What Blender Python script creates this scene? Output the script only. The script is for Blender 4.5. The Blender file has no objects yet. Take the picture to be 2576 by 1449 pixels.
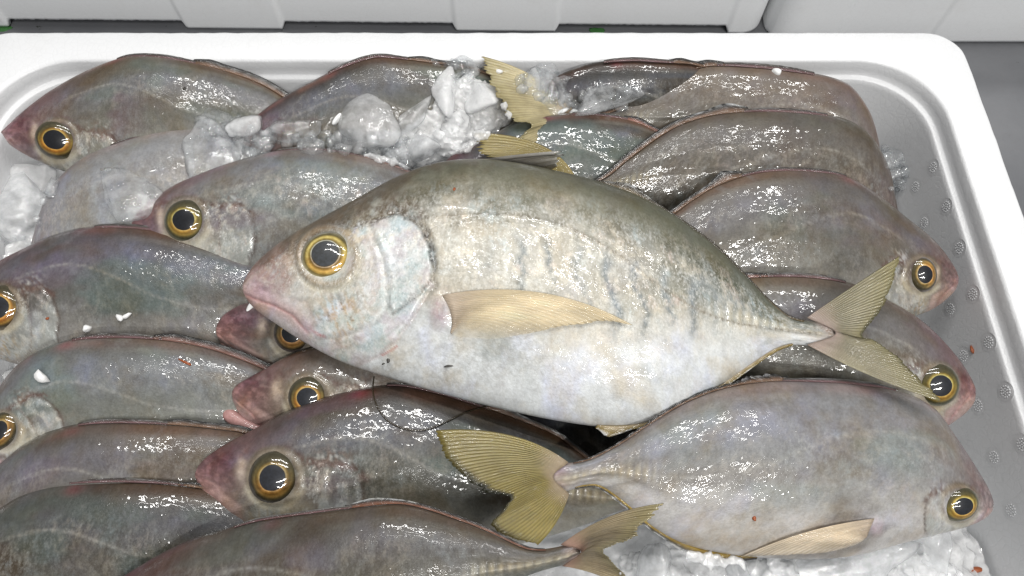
import bpy, math, random
import numpy as np
from mathutils import Vector
from mathutils.bvhtree import BVHTree

# ------------------------------------------------------------------ scene, camera, light
sc = bpy.context.scene
COL = sc.collection
rng = np.random.RandomState(7)
random.seed(7)
CAM = np.array([0.0, 0.0, 0.47]); PITCH = math.radians(65.0); F = 1750.0
FW = np.array([0, math.cos(PITCH), -math.sin(PITCH)])
UP = np.array([0, math.sin(PITCH), math.cos(PITCH)])
RT = np.array([1.0, 0, 0])
W2, H2 = 1288.0, 724.5

cam_d = bpy.data.cameras.new("camera"); cam = bpy.data.objects.new("camera", cam_d); COL.objects.link(cam)
cam_d.sensor_width = 36.0; cam_d.lens = 36.0 * F / 2576.0; cam_d.clip_start = 0.01; cam_d.clip_end = 50
cam.location = CAM; cam.rotation_euler = (math.radians(90) - PITCH, 0, 0)
sc.camera = cam

world = bpy.data.worlds.new("World"); sc.world = world; world.use_nodes = True
bg = world.node_tree.nodes["Background"]
bg.inputs[0].default_value = (0.93, 0.96, 1.0, 1); bg.inputs[1].default_value = 0.24

def lamp(name, loc, target, sx, sy, power, color=(1, 0.985, 0.96)):
    d = bpy.data.lights.new(name, 'AREA'); d.shape = 'RECTANGLE'; d.size = sx; d.size_y = sy
    d.energy = power; d.color = color
    o = bpy.data.objects.new(name, d); COL.objects.link(o)
    o.location = loc
    o.rotation_euler = (Vector(target) - Vector(loc)).to_track_quat('-Z', 'Y').to_euler()
    return o
lamp("ceiling_tube_or_fill_lamp", (0.16, 1.00, 1.75), (0.05, 0.15, 0.1), 1.5, 0.035, 19)
lamp("ceiling_tube_or_fill_lamp", (0.12, 0.50, 1.80), (0.05, 0.15, 0.1), 1.5, 0.035, 15)
lamp("ceiling_tube_or_fill_lamp", (0.42, -0.75, 1.85), (0.05, 0.3, 0.05), 1.0, 0.05, 18)
lamp("ceiling_tube_or_fill_lamp", (0.60, -1.55, 2.10), (0.1, 0.4, 0.05), 1.0, 0.05, 31)  # unseen fill lamp, added to brighten the foam boxes behind

sc.view_settings.view_transform = 'Standard'
sc.view_settings.look = 'None'
sc.view_settings.exposure = -0.2
sc.view_settings.gamma = 1.0
try:
    sc.cycles.use_denoising = True
    sc.cycles.max_bounces = 8
    sc.cycles.transmission_bounces = 8
    sc.cycles.sample_clamp_indirect = 4.0
    sc.cycles.caustics_reflective = False
    sc.cycles.caustics_refractive = False
except Exception:
    pass

# ------------------------------------------------------------------ numeric helpers
def at(px, py, z):
    px = np.asarray(px, float); py = np.asarray(py, float); z = np.asarray(z, float)
    a = (px - W2) / F; b = (H2 - py) / F
    d = FW + a[..., None] * RT + b[..., None] * UP
    t = (z - CAM[2]) / d[..., 2]
    return CAM + d * t[..., None]

def proj(P):
    q = P - CAM
    f = q @ FW
    return np.stack([W2 + F * (q @ RT) / f, H2 - F * (q @ UP) / f], -1)

def cr(pts, n, dense=24):
    p = np.array(pts, float)
    q = np.vstack([2 * p[0] - p[1], p, 2 * p[-1] - p[-2]])
    out = []
    for i in range(1, len(q) - 2):
        t = np.linspace(0, 1, dense, endpoint=False)[:, None]
        a, b, c, d = q[i - 1], q[i], q[i + 1], q[i + 2]
        out.append(0.5 * (2 * b + (c - a) * t + (2 * a - 5 * b + 4 * c - d) * t ** 2 + (3 * b - a - 3 * c + d) * t ** 3))
    out = np.vstack(out + [q[-2][None]])
    L = np.concatenate([[0], np.cumsum(np.linalg.norm(np.diff(out, axis=0), axis=1))])
    s = n if np.ndim(n) else np.linspace(0, 1, n)
    x = np.asarray(s) * L[-1]
    return np.stack([np.interp(x, L, out[:, k]) for k in range(out.shape[1])], -1)

def hsh(i, j, seed):
    v = np.sin(i * 127.1 + j * 311.7 + seed * 74.7) * 43758.5453
    return v - np.floor(v)

def vnoise(x, y, seed=0):
    x = np.asarray(x, float); y = np.asarray(y, float)
    i = np.floor(x); j = np.floor(y); fx = x - i; fy = y - j
    fx = fx * fx * (3 - 2 * fx); fy = fy * fy * (3 - 2 * fy)
    a = hsh(i, j, seed); b = hsh(i + 1, j, seed); c = hsh(i, j + 1, seed); d = hsh(i + 1, j + 1, seed)
    return (a + (b - a) * fx) * (1 - fy) + (c + (d - c) * fx) * fy

def fbm(x, y, seed=0, o=4):
    v = 0; a = 0.5; f = 1
    for k in range(o):
        v = v + a * vnoise(x * f, y * f, seed + k * 13); a *= 0.5; f *= 2.03
    return v

def sstep(a, b, x):
    t = np.clip((x - a) / (b - a), 0, 1)
    return t * t * (3 - 2 * t)

def seg_dist(P, poly, closed=False):
    """distance of points P (N,2) to a polyline, with the arc position of the nearest point (0..1)"""
    q = np.array(poly, float)
    if closed: q = np.vstack([q, q[:1]])
    best = np.full(len(P), 1e9); arc = np.zeros(len(P))
    L = np.concatenate([[0], np.cumsum(np.linalg.norm(np.diff(q, axis=0), axis=1))])
    for k in range(len(q) - 1):
        a, b = q[k], q[k + 1]; ab = b - a; l2 = max(ab @ ab, 1e-9)
        t = np.clip(((P - a) @ ab) / l2, 0, 1)
        d = np.linalg.norm(P - (a + t[:, None] * ab), axis=1)
        m = d < best
        best[m] = d[m]; arc[m] = ((L[k] + t * (L[k + 1] - L[k])) / L[-1])[m]
    return best, arc

def inside(P, poly):
    q = np.array(poly, float); r = np.zeros(len(P), bool); n = len(q)
    for k in range(n):
        a, b = q[k], q[(k + 1) % n]
        c = (a[1] > P[:, 1]) != (b[1] > P[:, 1])
        x = a[0] + (P[:, 1] - a[1]) * (b[0] - a[0]) / ((b[1] - a[1]) if abs(b[1] - a[1]) > 1e-9 else 1e-9)
        r ^= c & (P[:, 0] < x)
    return r

def mixc(a, b, f):
    f = np.asarray(f)[..., None]
    return a * (1 - f) + np.asarray(b) * f

BVH_V, BVH_F = [], []
_bvh = [None]
def bvh_add(V, Fs):
    o = sum(len(v) for v in BVH_V)
    BVH_V.append(np.asarray(V)); BVH_F.extend([tuple(i + o for i in f) for f in Fs]); _bvh[0] = None

def hit(px, py):
    if _bvh[0] is None:
        _bvh[0] = BVHTree.FromPolygons([tuple(v) for v in np.vstack(BVH_V)], BVH_F)
    d = FW + (px - W2) / F * RT + (H2 - py) / F * UP
    r = _bvh[0].ray_cast(Vector(CAM), Vector(d).normalized())
    if r[0] is None: return at(px, py, 0.07), np.array([0, 0, 1.0])
    n = np.array(r[1]); n = n if n @ d < 0 else -n
    return np.array(r[0]), n

# ------------------------------------------------------------------ object helpers
def tag(o, label=None, cat=None, group=None, kind=None):
    if label: o['label'] = label
    if cat: o['category'] = cat
    if group: o['group'] = group
    if kind: o['kind'] = kind
    return o

def empty(name, loc, label, cat, group=None):
    o = bpy.data.objects.new(name, None); COL.objects.link(o); o.location = tuple(loc); o.empty_display_size = 0.01
    tag(o, label, cat, group)
    return o

def mesh(name, V, Fs, mat, parent=None, color=None, uv=None, smooth=True, origin=None, attrs=None):
    V = np.asarray(V, float)
    if parent is not None:
        org = np.array(parent.location)
        if parent.parent is not None: org = org + np.array(parent.parent.location)
    else:
        org = np.array(origin) if origin is not None else np.array([V[:, 0].mean(), V[:, 1].mean(), V[:, 2].min()])
    me = bpy.data.meshes.new(name)
    if isinstance(Fs, np.ndarray):
        n, k = Fs.shape
        me.vertices.add(len(V)); me.vertices.foreach_set("co", (V - org).ravel())
        me.loops.add(n * k); me.loops.foreach_set("vertex_index", Fs.astype(np.int32).ravel())
        me.polygons.add(n); me.polygons.foreach_set("loop_start", np.arange(0, n * k, k, dtype=np.int32))
        me.update(calc_edges=True); me.validate()
    else:
        me.from_pydata([tuple(v) for v in (V - org)], [], [tuple(f) for f in Fs]); me.update()
    if smooth: me.polygons.foreach_set("use_smooth", np.ones(len(me.polygons), bool))
    if color is not None:
        c = me.color_attributes.new("tint", 'FLOAT_COLOR', 'POINT')
        c4 = np.ones((len(V), 4)); c4[:, :3] = color
        c.data.foreach_set("color", c4.ravel())
    if uv is not None:
        li = np.empty(len(me.loops), np.int32); me.loops.foreach_get("vertex_index", li)
        u = me.uv_layers.new(name="UVMap"); u.data.foreach_set("uv", np.asarray(uv, float)[li].ravel())
    for k, a in (attrs or {}).items():
        f = me.attributes.new(k, 'FLOAT', 'POINT'); f.data.foreach_set("value", np.asarray(a, float))
    me.materials.append(mat)
    o = bpy.data.objects.new(name, me); COL.objects.link(o)
    if parent is not None: o.parent = parent
    else: o.location = tuple(org)
    return o

def grid_faces(nr, nc, wrap=False):
    i = np.arange(nr - 1)[:, None]; j = np.arange(nc if wrap else nc - 1)[None, :]
    a = i * nc + j; b = i * nc + (j + 1) % nc
    return np.stack([a, b, b + nc, a + nc], -1).reshape(-1, 4)

# ------------------------------------------------------------------ materials
class NT:
    def __init__(s, name):
        s.m = bpy.data.materials.new(name); s.m.use_nodes = True
        s.t = s.m.node_tree; s.t.nodes.clear()
        s.out = s.n('ShaderNodeOutputMaterial'); s.b = s.n('ShaderNodeBsdfPrincipled')
        s.l(s.b.outputs[0], s.out.inputs[0])
    def n(s, t, **k):
        x = s.t.nodes.new(t)
        for a, v in k.items(): setattr(x, a, v)
        return x
    def l(s, a, b): s.t.links.new(a, b)
    def set(s, **k):
        for a, v in k.items():
            i = s.b.inputs[a.replace('_', ' ')]
            if hasattr(v, 'is_output') or isinstance(v, bpy.types.NodeSocket): s.l(v, i)
            else: i.default_value = v
    def noise(s, vec, scale, detail=3, rough=0.55, w=None, dist=0.0):
        x = s.n('ShaderNodeTexNoise')
        if w is not None:
            x.noise_dimensions = '4D'; s.l(w, x.inputs['W'])
        if vec is not None: s.l(vec, x.inputs['Vector'])
        x.inputs['Scale'].default_value = scale; x.inputs['Detail'].default_value = detail
        x.inputs['Roughness'].default_value = rough; x.inputs['Distortion'].default_value = dist
        return x.outputs['Fac']
    def vor(s, vec, scale, feature='F1', smooth=None, rand=1.0):
        x = s.n('ShaderNodeTexVoronoi', feature=feature)
        if vec is not None: s.l(vec, x.inputs['Vector'])
        x.inputs['Scale'].default_value = scale; x.inputs['Randomness'].default_value = rand
        return x
    def map(s, v, a, b, c=0.0, d=1.0):
        x = s.n('ShaderNodeMapRange', clamp=True); s.l(v, x.inputs[0])
        for i, q in enumerate((a, b, c, d)): x.inputs[i + 1].default_value = q
        return x.outputs[0]
    def math(s, op, a, b=0.0):
        x = s.n('ShaderNodeMath', operation=op)
        for i, q in enumerate((a, b)):
            if isinstance(q, bpy.types.NodeSocket): s.l(q, x.inputs[i])
            else: x.inputs[i].default_value = q
        return x.outputs[0]
    def mix(s, f, a, b, mode='MIX'):
        x = s.n('ShaderNodeMix', data_type='RGBA', blend_type=mode)
        for i, q in ((0, f), (6, a), (7, b)):
            if isinstance(q, bpy.types.NodeSocket): s.l(q, x.inputs[i])
            elif i == 0: x.inputs[i].default_value = q
            else: x.inputs[i].default_value = tuple(q) + (1,)
        return x.outputs[2]
    def vscale(s, v, xyz):
        x = s.n('ShaderNodeVectorMath', operation='MULTIPLY'); s.l(v, x.inputs[0]); x.inputs[1].default_value = xyz
        return x.outputs[0]
    def bump(s, h, strength, dist, normal=None):
        x = s.n('ShaderNodeBump'); s.l(h, x.inputs['Height'])
        x.inputs['Strength'].default_value = strength; x.inputs['Distance'].default_value = dist
        if normal is not None: s.l(normal, x.inputs['Normal'])
        return x.outputs[0]
    def attr(s, name, out='Color'):
        return s.n('ShaderNodeAttribute', attribute_name=name).outputs[out]
    def uv(s): return s.n('ShaderNodeTexCoord').outputs['UV']
    def objc(s): return s.n('ShaderNodeTexCoord').outputs['Object']

def skin_material():
    t = NT("fish_skin"); uv = t.uv()          # uv in centimetres along / across the fish
    rnd = t.math('MULTIPLY', t.n('ShaderNodeObjectInfo').outputs['Random'], 40.0)
    tint = t.attr("tint"); sil = t.attr("silver", 'Fac'); wet = t.attr("wet", 'Fac')
    n1 = t.noise(uv, 0.42, 5, 0.6, rnd)
    n2 = t.noise(t.vscale(uv, (1, 0.7, 1)), 0.6, 4, 0.55, t.math('ADD', rnd, 11.3))
    n3 = t.noise(uv, 9.0, 3, 0.6, rnd)
    n4 = t.noise(uv, 1.6, 5, 0.65, t.math('ADD', rnd, 5.1))
    c = t.mix(t.map(n1, 0.48, 0.66), tint, t.mix(1.0, tint, (0.86, 0.76, 0.62), 'MULTIPLY'))
    c = t.mix(t.map(n2, 0.50, 0.68), c, t.mix(1.0, c, (1.02, 1.04, 1.20), 'MULTIPLY'))
    c = t.mix(t.map(n4, 0.35, 0.68), t.mix(1.0, c, (0.84, 0.835, 0.83), 'MULTIPLY'), t.mix(1.0, c, (1.13, 1.13, 1.12), 'MULTIPLY'))
    c = t.mix(t.math('MULTIPLY', t.map(n4, 0.52, 0.36), t.math('MULTIPLY', sil, 0.30)), c, t.mix(1.0, c, (0.66, 0.65, 0.62), 'MULTIPLY'))
    c = t.mix(t.math('MULTIPLY', t.map(t.noise(t.vscale(uv, (1.3, 0.8, 1)), 6.0, 5, 0.7, rnd), 0.50, 0.36), t.math('MULTIPLY', sil, 0.30)), c, t.mix(1.0, c, (0.66, 0.65, 0.62), 'MULTIPLY'))
    c = t.mix(t.map(n3, 0.30, 0.62, 0.55, 0.0), c, t.mix(1.0, c, (0.68, 0.67, 0.64), 'MULTIPLY'))
    c = t.mix(t.math('MULTIPLY', t.math('POWER', sil, 2.0), 0.55), c, tint)
    # silvery guanine flecks, streaked across the body
    st = t.noise(t.vscale(uv, (1.7, 1.0, 1)), 1.7, 9, 0.74, t.math('ADD', rnd, 2.2))
    fl = t.math('MULTIPLY', t.map(st, 0.46, 0.64), sil)
    hue = t.noise(uv, 0.75, 3, 0.5, t.math('ADD', rnd, 21.0))
    hr = t.n('ShaderNodeValToRGB'); t.l(hue, hr.inputs[0]); e = hr.color_ramp.elements
    e[0].position = 0.36; e[0].color = (0.44, 0.53, 0.56, 1); e[1].position = 0.66; e[1].color = (0.66, 0.54, 0.48, 1)
    k = e.new(0.47); k.color = (0.58, 0.59, 0.56, 1); k = e.new(0.56); k.color = (0.68, 0.62, 0.50, 1)
    c = t.mix(t.math('MULTIPLY', fl, 0.62), c, hr.outputs[0])
    fk = t.vor(t.vscale(uv, (1.5, 1.0, 1)), 9.0); fv = t.n('ShaderNodeSeparateColor'); t.l(fk.outputs['Color'], fv.inputs[0])
    c = t.mix(t.math('MULTIPLY', t.math('POWER', fv.outputs[0], 2.0), t.math('ADD', 0.03, t.math('MULTIPLY', t.math('POWER', sil, 1.6), 0.36))), c, t.mix(1.0, c, (0.50, 0.50, 0.48), 'MULTIPLY'))
    c = t.mix(t.math('MULTIPLY', t.math('POWER', fv.outputs[1], 4.0), t.math('ADD', 0.012, t.math('MULTIPLY', t.math('POWER', sil, 1.6), 0.38))), c, (0.74, 0.73, 0.70))
    # scales
    vs = t.vor(t.vscale(uv, (1.0, 1.35, 1)), 5.2, 'DISTANCE_TO_EDGE')
    sc_h = t.map(vs.outputs['Distance'], 0.0, 0.18)
    c = t.mix(t.math('MULTIPLY', t.map(sc_h, 0.0, 0.5, 0.22, 0.0), t.map(t.noise(uv, 0.35, 2, 0.5, rnd), 0.42, 0.6)), c, t.mix(1.0, c, (0.5, 0.47, 0.42), 'MULTIPLY'))
    film = t.noise(uv, 2.7, 1.4, 0.5, rnd)
    fine = t.noise(uv, 11.0, 2, 0.5, rnd)
    nb = t.bump(t.math('ADD', t.math('MULTIPLY', sc_h, 0.16), t.math('ADD', t.math('MULTIPLY', fine, 0.25), n4)), 0.5, 0.00035)
    nc = t.bump(t.math('ADD', film, t.math('MULTIPLY', fine, 0.05)), 1.0, 0.00046)
    patch = t.map(t.noise(uv, 0.55, 4, 0.6, t.math('ADD', rnd, 31.0)), 0.47, 0.58)
    wet = t.math('MULTIPLY', wet, t.math('ADD', 0.12, t.math('MULTIPLY', patch, 1.15)))
    rough = t.map(n3, 0.3, 0.7, 0.30, 0.46)
    t.set(Base_Color=c, Roughness=rough, Metallic=t.math('MULTIPLY', fl, 0.30), Normal=nb, Coat_Weight=wet, Coat_Roughness=0.05, Coat_Normal=nc)
    t.b.inputs['Specular IOR Level'].default_value = 0.28
    t.b.inputs['Coat IOR'].default_value = 1.5
    return t.m

def fin_material():
    t = NT("fin_membrane"); uv = t.uv()      # u across rays, v along
    tint = t.attr("tint"); alpha = t.attr("ray", 'Fac')
    w = t.n('ShaderNodeTexWave', wave_type='BANDS', bands_direction='X'); t.l(uv, w.inputs[0])
    w.inputs['Scale'].default_value = 11.0; w.inputs['Distortion'].default_value = 1.6; w.inputs['Detail'].default_value = 3; w.inputs['Detail Scale'].default_value = 1.6
    n = t.noise(t.vscale(uv, (6, 1.4, 1)), 3.0, 4, 0.6)
    c = t.mix(t.map(w.outputs['Fac'], 0.15, 0.75, 0.40, 0.0), tint, t.mix(1.0, tint, (0.60, 0.55, 0.42), 'MULTIPLY'))
    c = t.mix(t.map(n, 0.4, 0.7, 0.0, 0.45), c, t.mix(1.0, c, (1.25, 1.22, 1.15), 'MULTIPLY'))
    bl = t.noise(t.vscale(uv, (1.6, .5, 1)), 2.2, 4, 0.6); c = t.mix(t.map(bl, 0.42, 0.62, 0.0, 0.55), c, t.mix(1.0, c, (0.72, 0.70, 0.66), 'MULTIPLY'))
    nb = t.bump(t.math('ADD', w.outputs['Fac'], t.math('MULTIPLY', n, 0.8)), 0.5, 0.00035)
    t.set(Base_Color=c, Roughness=0.38, Coat_Weight=0.6, Coat_Roughness=0.08, Coat_Normal=nb, Normal=nb)
    tr = t.n('ShaderNodeBsdfTranslucent'); t.l(c, tr.inputs[0]); mx = t.n('ShaderNodeMixShader'); mx.inputs[0].default_value = 0.25
    t.l(t.b.outputs[0], mx.inputs[1]); t.l(tr.outputs[0], mx.inputs[2])
    tp = t.n('ShaderNodeBsdfTransparent'); m2 = t.n('ShaderNodeMixShader'); t.l(t.attr("clear", 'Fac'), m2.inputs[0])
    t.l(mx.outputs[0], m2.inputs[1]); t.l(tp.outputs[0], m2.inputs[2]); t.l(m2.outputs[0], t.out.inputs[0])
    return t.m

def eye_material():
    t = NT("fish_eye"); tint = t.attr("tint"); o = t.objc()
    n = t.noise(o, 700, 3, 0.6); n2 = t.noise(o, 160, 3, 0.5)
    c = t.mix(t.map(n, 0.35, 0.7, 0.55, 0.0), tint, t.mix(1.0, tint, (0.5, 0.42, 0.3), 'MULTIPLY'))
    nb = t.bump(n2, 0.35, 0.0006)
    t.b.inputs['Specular IOR Level'].default_value = 0.15
    t.set(Base_Color=c, Roughness=0.36, Metallic=0.0, Coat_Weight=1.0, Coat_Roughness=0.03, Coat_Normal=nb)
    return t.m

def ice_material(name, milk, rough, grain):
    """ice: clear refracting body mixed with milky, light scattering bubbles"""
    t = NT(name); o = t.objc()
    n = t.noise(o, 950, 3, 0.6); n2 = t.noise(o, 260, 4, 0.6); n3 = t.noise(o, 110, 4, 0.6)
    nb = t.bump(t.math('ADD', t.math('MULTIPLY', n, 0.35), n2), 0.6, grain)
    p = t.b
    t.set(Base_Color=(0.95, 0.962, 0.975, 1), Roughness=0.16, Normal=nb)
    p.inputs['Subsurface Weight'].default_value = 1.0; p.inputs['Subsurface Radius'].default_value = (1.0, 1.0, 1.0); p.inputs['Subsurface Scale'].default_value = 0.002
    tp = t.n('ShaderNodeBsdfTransparent'); tp.inputs[0].default_value = (0.96, 0.972, 0.98, 1)
    mx = t.n('ShaderNodeMixShader'); t.l(t.map(n3, 0.30, 0.70, milk - 0.12, milk + 0.12), mx.inputs[0])
    t.l(tp.outputs[0], mx.inputs[1]); t.l(p.outputs[0], mx.inputs[2])
    gl = t.n('ShaderNodeBsdfGlossy'); gl.inputs['Roughness'].default_value = rough; t.l(nb, gl.inputs['Normal'])
    lw = t.n('ShaderNodeLayerWeight'); lw.inputs[0].default_value = 0.5; t.l(nb, lw.inputs['Normal'])
    fc = t.math('ADD', 0.045, t.math('MULTIPLY', t.math('POWER', lw.outputs['Facing'], 3.0), 0.45))
    m3 = t.n('ShaderNodeMixShader'); t.l(fc, m3.inputs[0]); t.l(mx.outputs[0], m3.inputs[1]); t.l(gl.outputs[0], m3.inputs[2])
    t.l(m3.outputs[0], t.out.inputs[0])
    return t.m

def foam_material(name, base, bead=0.55, dirt=0.0):
    t = NT(name); o = t.objc()
    v = t.vor(o, 230, 'F1'); e = t.vor(o, 230, 'DISTANCE_TO_EDGE')
    n = t.noise(o, 22, 4, 0.6); n2 = t.noise(o, 420, 2, 0.5)
    c = t.mix(t.map(e.outputs['Distance'], 0.0, 0.07, 0.07, 0.0), base, tuple(x * 0.55 for x in base))
    c = t.mix(t.map(n, 0.55, 0.75, 0.0, 0.10 + dirt), c, (base[0] * 0.80, base[1] * 0.77, base[2] * 0.72))
    h = t.math('ADD', t.map(e.outputs['Distance'], 0.0, 0.12, 0.0, 0.5), t.math('MULTIPLY', n2, 0.6))
    t.set(Base_Color=c, Roughness=0.42, Normal=t.bump(h, bead, 0.00016))
    t.b.inputs['Subsurface Weight'].default_value = 0.0
    return t.m

def table_material():
    t = NT("grey_table"); o = t.objc()
    n = t.noise(o, 9, 5, 0.6); n2 = t.noise(o, 260, 3, 0.6); n3 = t.noise(o, 95, 4, 0.62)
    c = t.mix(t.map(n, 0.35, 0.7), (0.115, 0.118, 0.126), (0.155, 0.158, 0.166))
    c = t.mix(t.map(n2, 0.55, 0.75, 0.0, 0.35), c, (0.12, 0.12, 0.12))
    c = t.mix(t.map(n3, 0.685, 0.73), c, (0.035, 0.04, 0.03))
    t.set(Base_Color=c, Roughness=t.map(n, 0.3, 0.7, 0.28, 0.45), Normal=t.bump(n2, 0.3, 0.0004))
    return t.m

def plain(name, col, rough=0.5, bump=0.0, scale=300, coat=0.0):
    t = NT(name); o = t.objc(); n = t.noise(o, scale, 3, 0.6)
    c = t.mix(t.map(n, 0.35, 0.7), tuple(x * 0.8 for x in col), col)
    t.set(Base_Color=c, Roughness=rough, Coat_Weight=coat)
    if bump: t.set(Normal=t.bump(n, bump, 0.0006))
    return t.m

M_SKIN = skin_material(); M_FIN = fin_material(); M_EYE = eye_material()
M_ICE = ice_material("clear_ice", 0.13, 0.04, 0.0007)
M_CLOUD = ice_material("cloudy_ice", 0.30, 0.05, 0.0006)
M_SNOW = ice_material("milky_ice", 0.50, 0.05, 0.0007)
M_FOAM = foam_material("white_foam", (0.66, 0.666, 0.675))
M_FOAM2 = foam_material("grey_white_foam", (0.90, 0.91, 0.915), 0.25, 0.10)
M_TABLE = table_material()
M_CRUMB = plain("foam_crumb", (0.88, 0.88, 0.87), 0.6, 0.3)
M_RUST = plain("rust_brown_speck", (0.30, 0.075, 0.02), 0.45)
M_DARK = plain("dark_speck", (0.03, 0.025, 0.02), 0.5)
M_LINE = plain("dark_nylon", (0.035, 0.025, 0.012), 0.25, coat=0.6)
M_MOULD = plain("green_algae", (0.045, 0.16, 0.04), 0.7, 0.4)

# ------------------------------------------------------------------ the foam fish box and what stands round it
RIM = 0.13
yb = float(at(1300, 80, RIM)[1]); yi = float(at(1300, 151, RIM)[1]); RW = yb - yi
xr = 0.5 * float(at(2427, 119, RIM)[0] + at(2568, 522, RIM)[0])
xl = float(at(8, 151, RIM)[0]) - RW
yf = yb - 0.44
print("BOX", xl, xr, yf, yb, "rim", RW)

def rrect(x0, x1, y0, y1, r, na=14, nx=150, ny=100):
    P = []
    def arc(cx, cy, a0):
        for k in range(na): a = a0 + math.pi / 2 * k / na; P.append((cx + r * math.cos(a), cy + r * math.sin(a)))
    arc(x1 - r, y1 - r, 0)
    for k in range(nx): P.append((x1 - r + (x0 - x1 + 2 * r) * k / nx, y1))
    arc(x0 + r, y1 - r, math.pi / 2)
    for k in range(ny): P.append((x0, y1 - r + (y0 - y1 + 2 * r) * k / ny))
    arc(x0 + r, y0 + r, math.pi)
    for k in range(nx): P.append((x0 + r + (x1 - x0 - 2 * r) * k / nx, y0))
    arc(x1 - r, y0 + r, 1.5 * math.pi)
    for k in range(ny): P.append((x1, y0 + r + (y1 - y0 - 2 * r) * k / ny))
    return np.array(P)

def build_fish_box():
    prof = [  # inset, z, corner radius, jitter
        (0.006, 0.0, 0.018, 0), (0.004, 0.004, 0.02, 0), (0.001, RIM - 0.004, 0.022, 0.0002), (0.0, RIM - 0.0016, 0.022, 0.0005),
        (0.0006, RIM - 0.0004, 0.022, 0.0005), (0.0018, RIM, 0.021, 0.0004), (RW * 0.5, RIM + 0.0003, 0.03, 0.0001), (RW - 0.0016, RIM, 0.044, 0.0003),
        (RW - 0.0003, RIM - 0.0006, 0.046, 0.0003), (RW + 0.0004, RIM - 0.002, 0.046, 0.0002), (RW + 0.0009, RIM - 0.007, 0.046, 0.0001), (RW + 0.0013, RIM - 0.0112, 0.046, 0.0001),
        (RW + 0.0018, RIM - 0.0120, 0.046, 0.0001), (RW + 0.0040, RIM - 0.0124, 0.044, 0.0001), (RW + 0.0046, RIM - 0.0131, 0.043, 0.0001), (RW + 0.0052, RIM - 0.0160, 0.043, 0),
        (RW + 0.010, 0.055, 0.036, 0), (RW + 0.014, 0.022, 0.034, 0), (RW + 0.020, 0.0145, 0.03, 0), (RW + 0.05, 0.0135, 0.02, 0), (RW + 0.12, 0.013, 0.01, 0)]
    V = []
    for k, (ins, z, r, j) in enumerate(prof):
        p = rrect(xl + ins, xr - ins, yf + ins, yb - ins, r)
        n = len(p); a = np.arange(n)
        jit = (fbm(a * 0.55, np.full(n, k * 0.3), 3) - 0.5) * 2 * j
        c = p - np.array([(xl + xr) / 2, (yf + yb) / 2]); c /= np.linalg.norm(c, axis=1)[:, None]
        V.append(np.column_stack([p + c * jit[:, None], z + 0.6 * (fbm(a * 0.4, np.full(n, k + 9.0), 5) - 0.5) * j * 2]))
    n = len(V[0]); m = len(V); V = np.vstack(V)
    Fs = [tuple(f) for f in grid_faces(m, n, True)] + [tuple(range(n))[::-1], tuple(range((m - 1) * n, m * n))]
    Fs = [f[::-1] for f in Fs]
    o = empty("foam_fish_box", ((xl + xr) / 2, (yf + yb) / 2, 0), "open white foam box with thick rim, holding the ice and the fish", "foam box")
    mesh("box_shell", V, Fs, M_FOAM, o)
    bvh_add(V, [f for f in Fs if len(f) == 4])
    return o
BOX = build_fish_box()

def uvsphere(c, r, nl=8, ns=10, sc_=(1, 1, 1)):
    th = np.linspace(0, np.pi, nl + 1)[:, None]; ph = np.linspace(0, 2 * np.pi, ns, endpoint=False)[None]
    V = np.stack([np.sin(th) * np.cos(ph), np.sin(th) * np.sin(ph), np.cos(th) * np.ones_like(ph)], -1).reshape(-1, 3)
    return V * np.array(sc_) * r + np.array(c), grid_faces(nl + 1, ns, True)

# embossed rosettes of small beads on the inner right wall
for (px, py) in [(2347, 421), (2380, 520), (2303, 470), (2325, 560), (2413, 624), (2447, 740), (2391, 777), (2487, 861), (2424, 895), (2529, 985), (2460, 1020), (2571, 1118), (2500, 1150), (2543, 1283)]:
    P, N = hit(px, py)
    N = Vector(N).normalized(); t1 = N.cross(Vector((0, 1, 0))).normalized(); t2 = N.cross(t1)
    VV, FF, o = [], [], 0
    for ring, cnt in ((0, 1), (1, 6), (2, 12)):
        for k in range(cnt):
            a = 2 * math.pi * k / cnt + ring * 0.3
            q = P + np.array(t1) * math.cos(a) * ring * 0.00145 + np.array(t2) * math.sin(a) * ring * 0.00145
            v, f = uvsphere(q - np.array(N) * .00008, 0.00055, 6, 8); VV.append(v); FF.append(f + o); o += len(v)
    a = np.linspace(0, 2 * np.pi, 40, endpoint=False)   # the faint raised circle round the beads
    for rr_, hh in ((0.0049, -0.0002), (0.0053, 0.0001), (0.0057, -0.0002)):
        VV.append(P + rr_ * (np.cos(a)[:, None] * np.array(t1) + np.sin(a)[:, None] * np.array(t2)) + hh * np.array(N))
    FF.append(grid_faces(3, 40, True) + o)
    mesh("vent_rosette", np.vstack(VV), np.vstack(FF), M_FOAM, BOX)

def build_table():
    n = 60
    x = np.linspace(-1.6, 1.6, n); y = np.linspace(-1.2, 2.4, n)
    X, Y = np.meshgrid(x, y)
    V = np.stack([X, Y, (fbm(X * 6, Y * 6, 2) - 0.47) * 0.0012], -1).reshape(-1, 3)
    V = np.vstack([V]); o = mesh("table_top", V, grid_faces(n, n), M_TABLE, origin=(0, 0, 0))
    tag(o, kind='structure'); return o
build_table()

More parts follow.
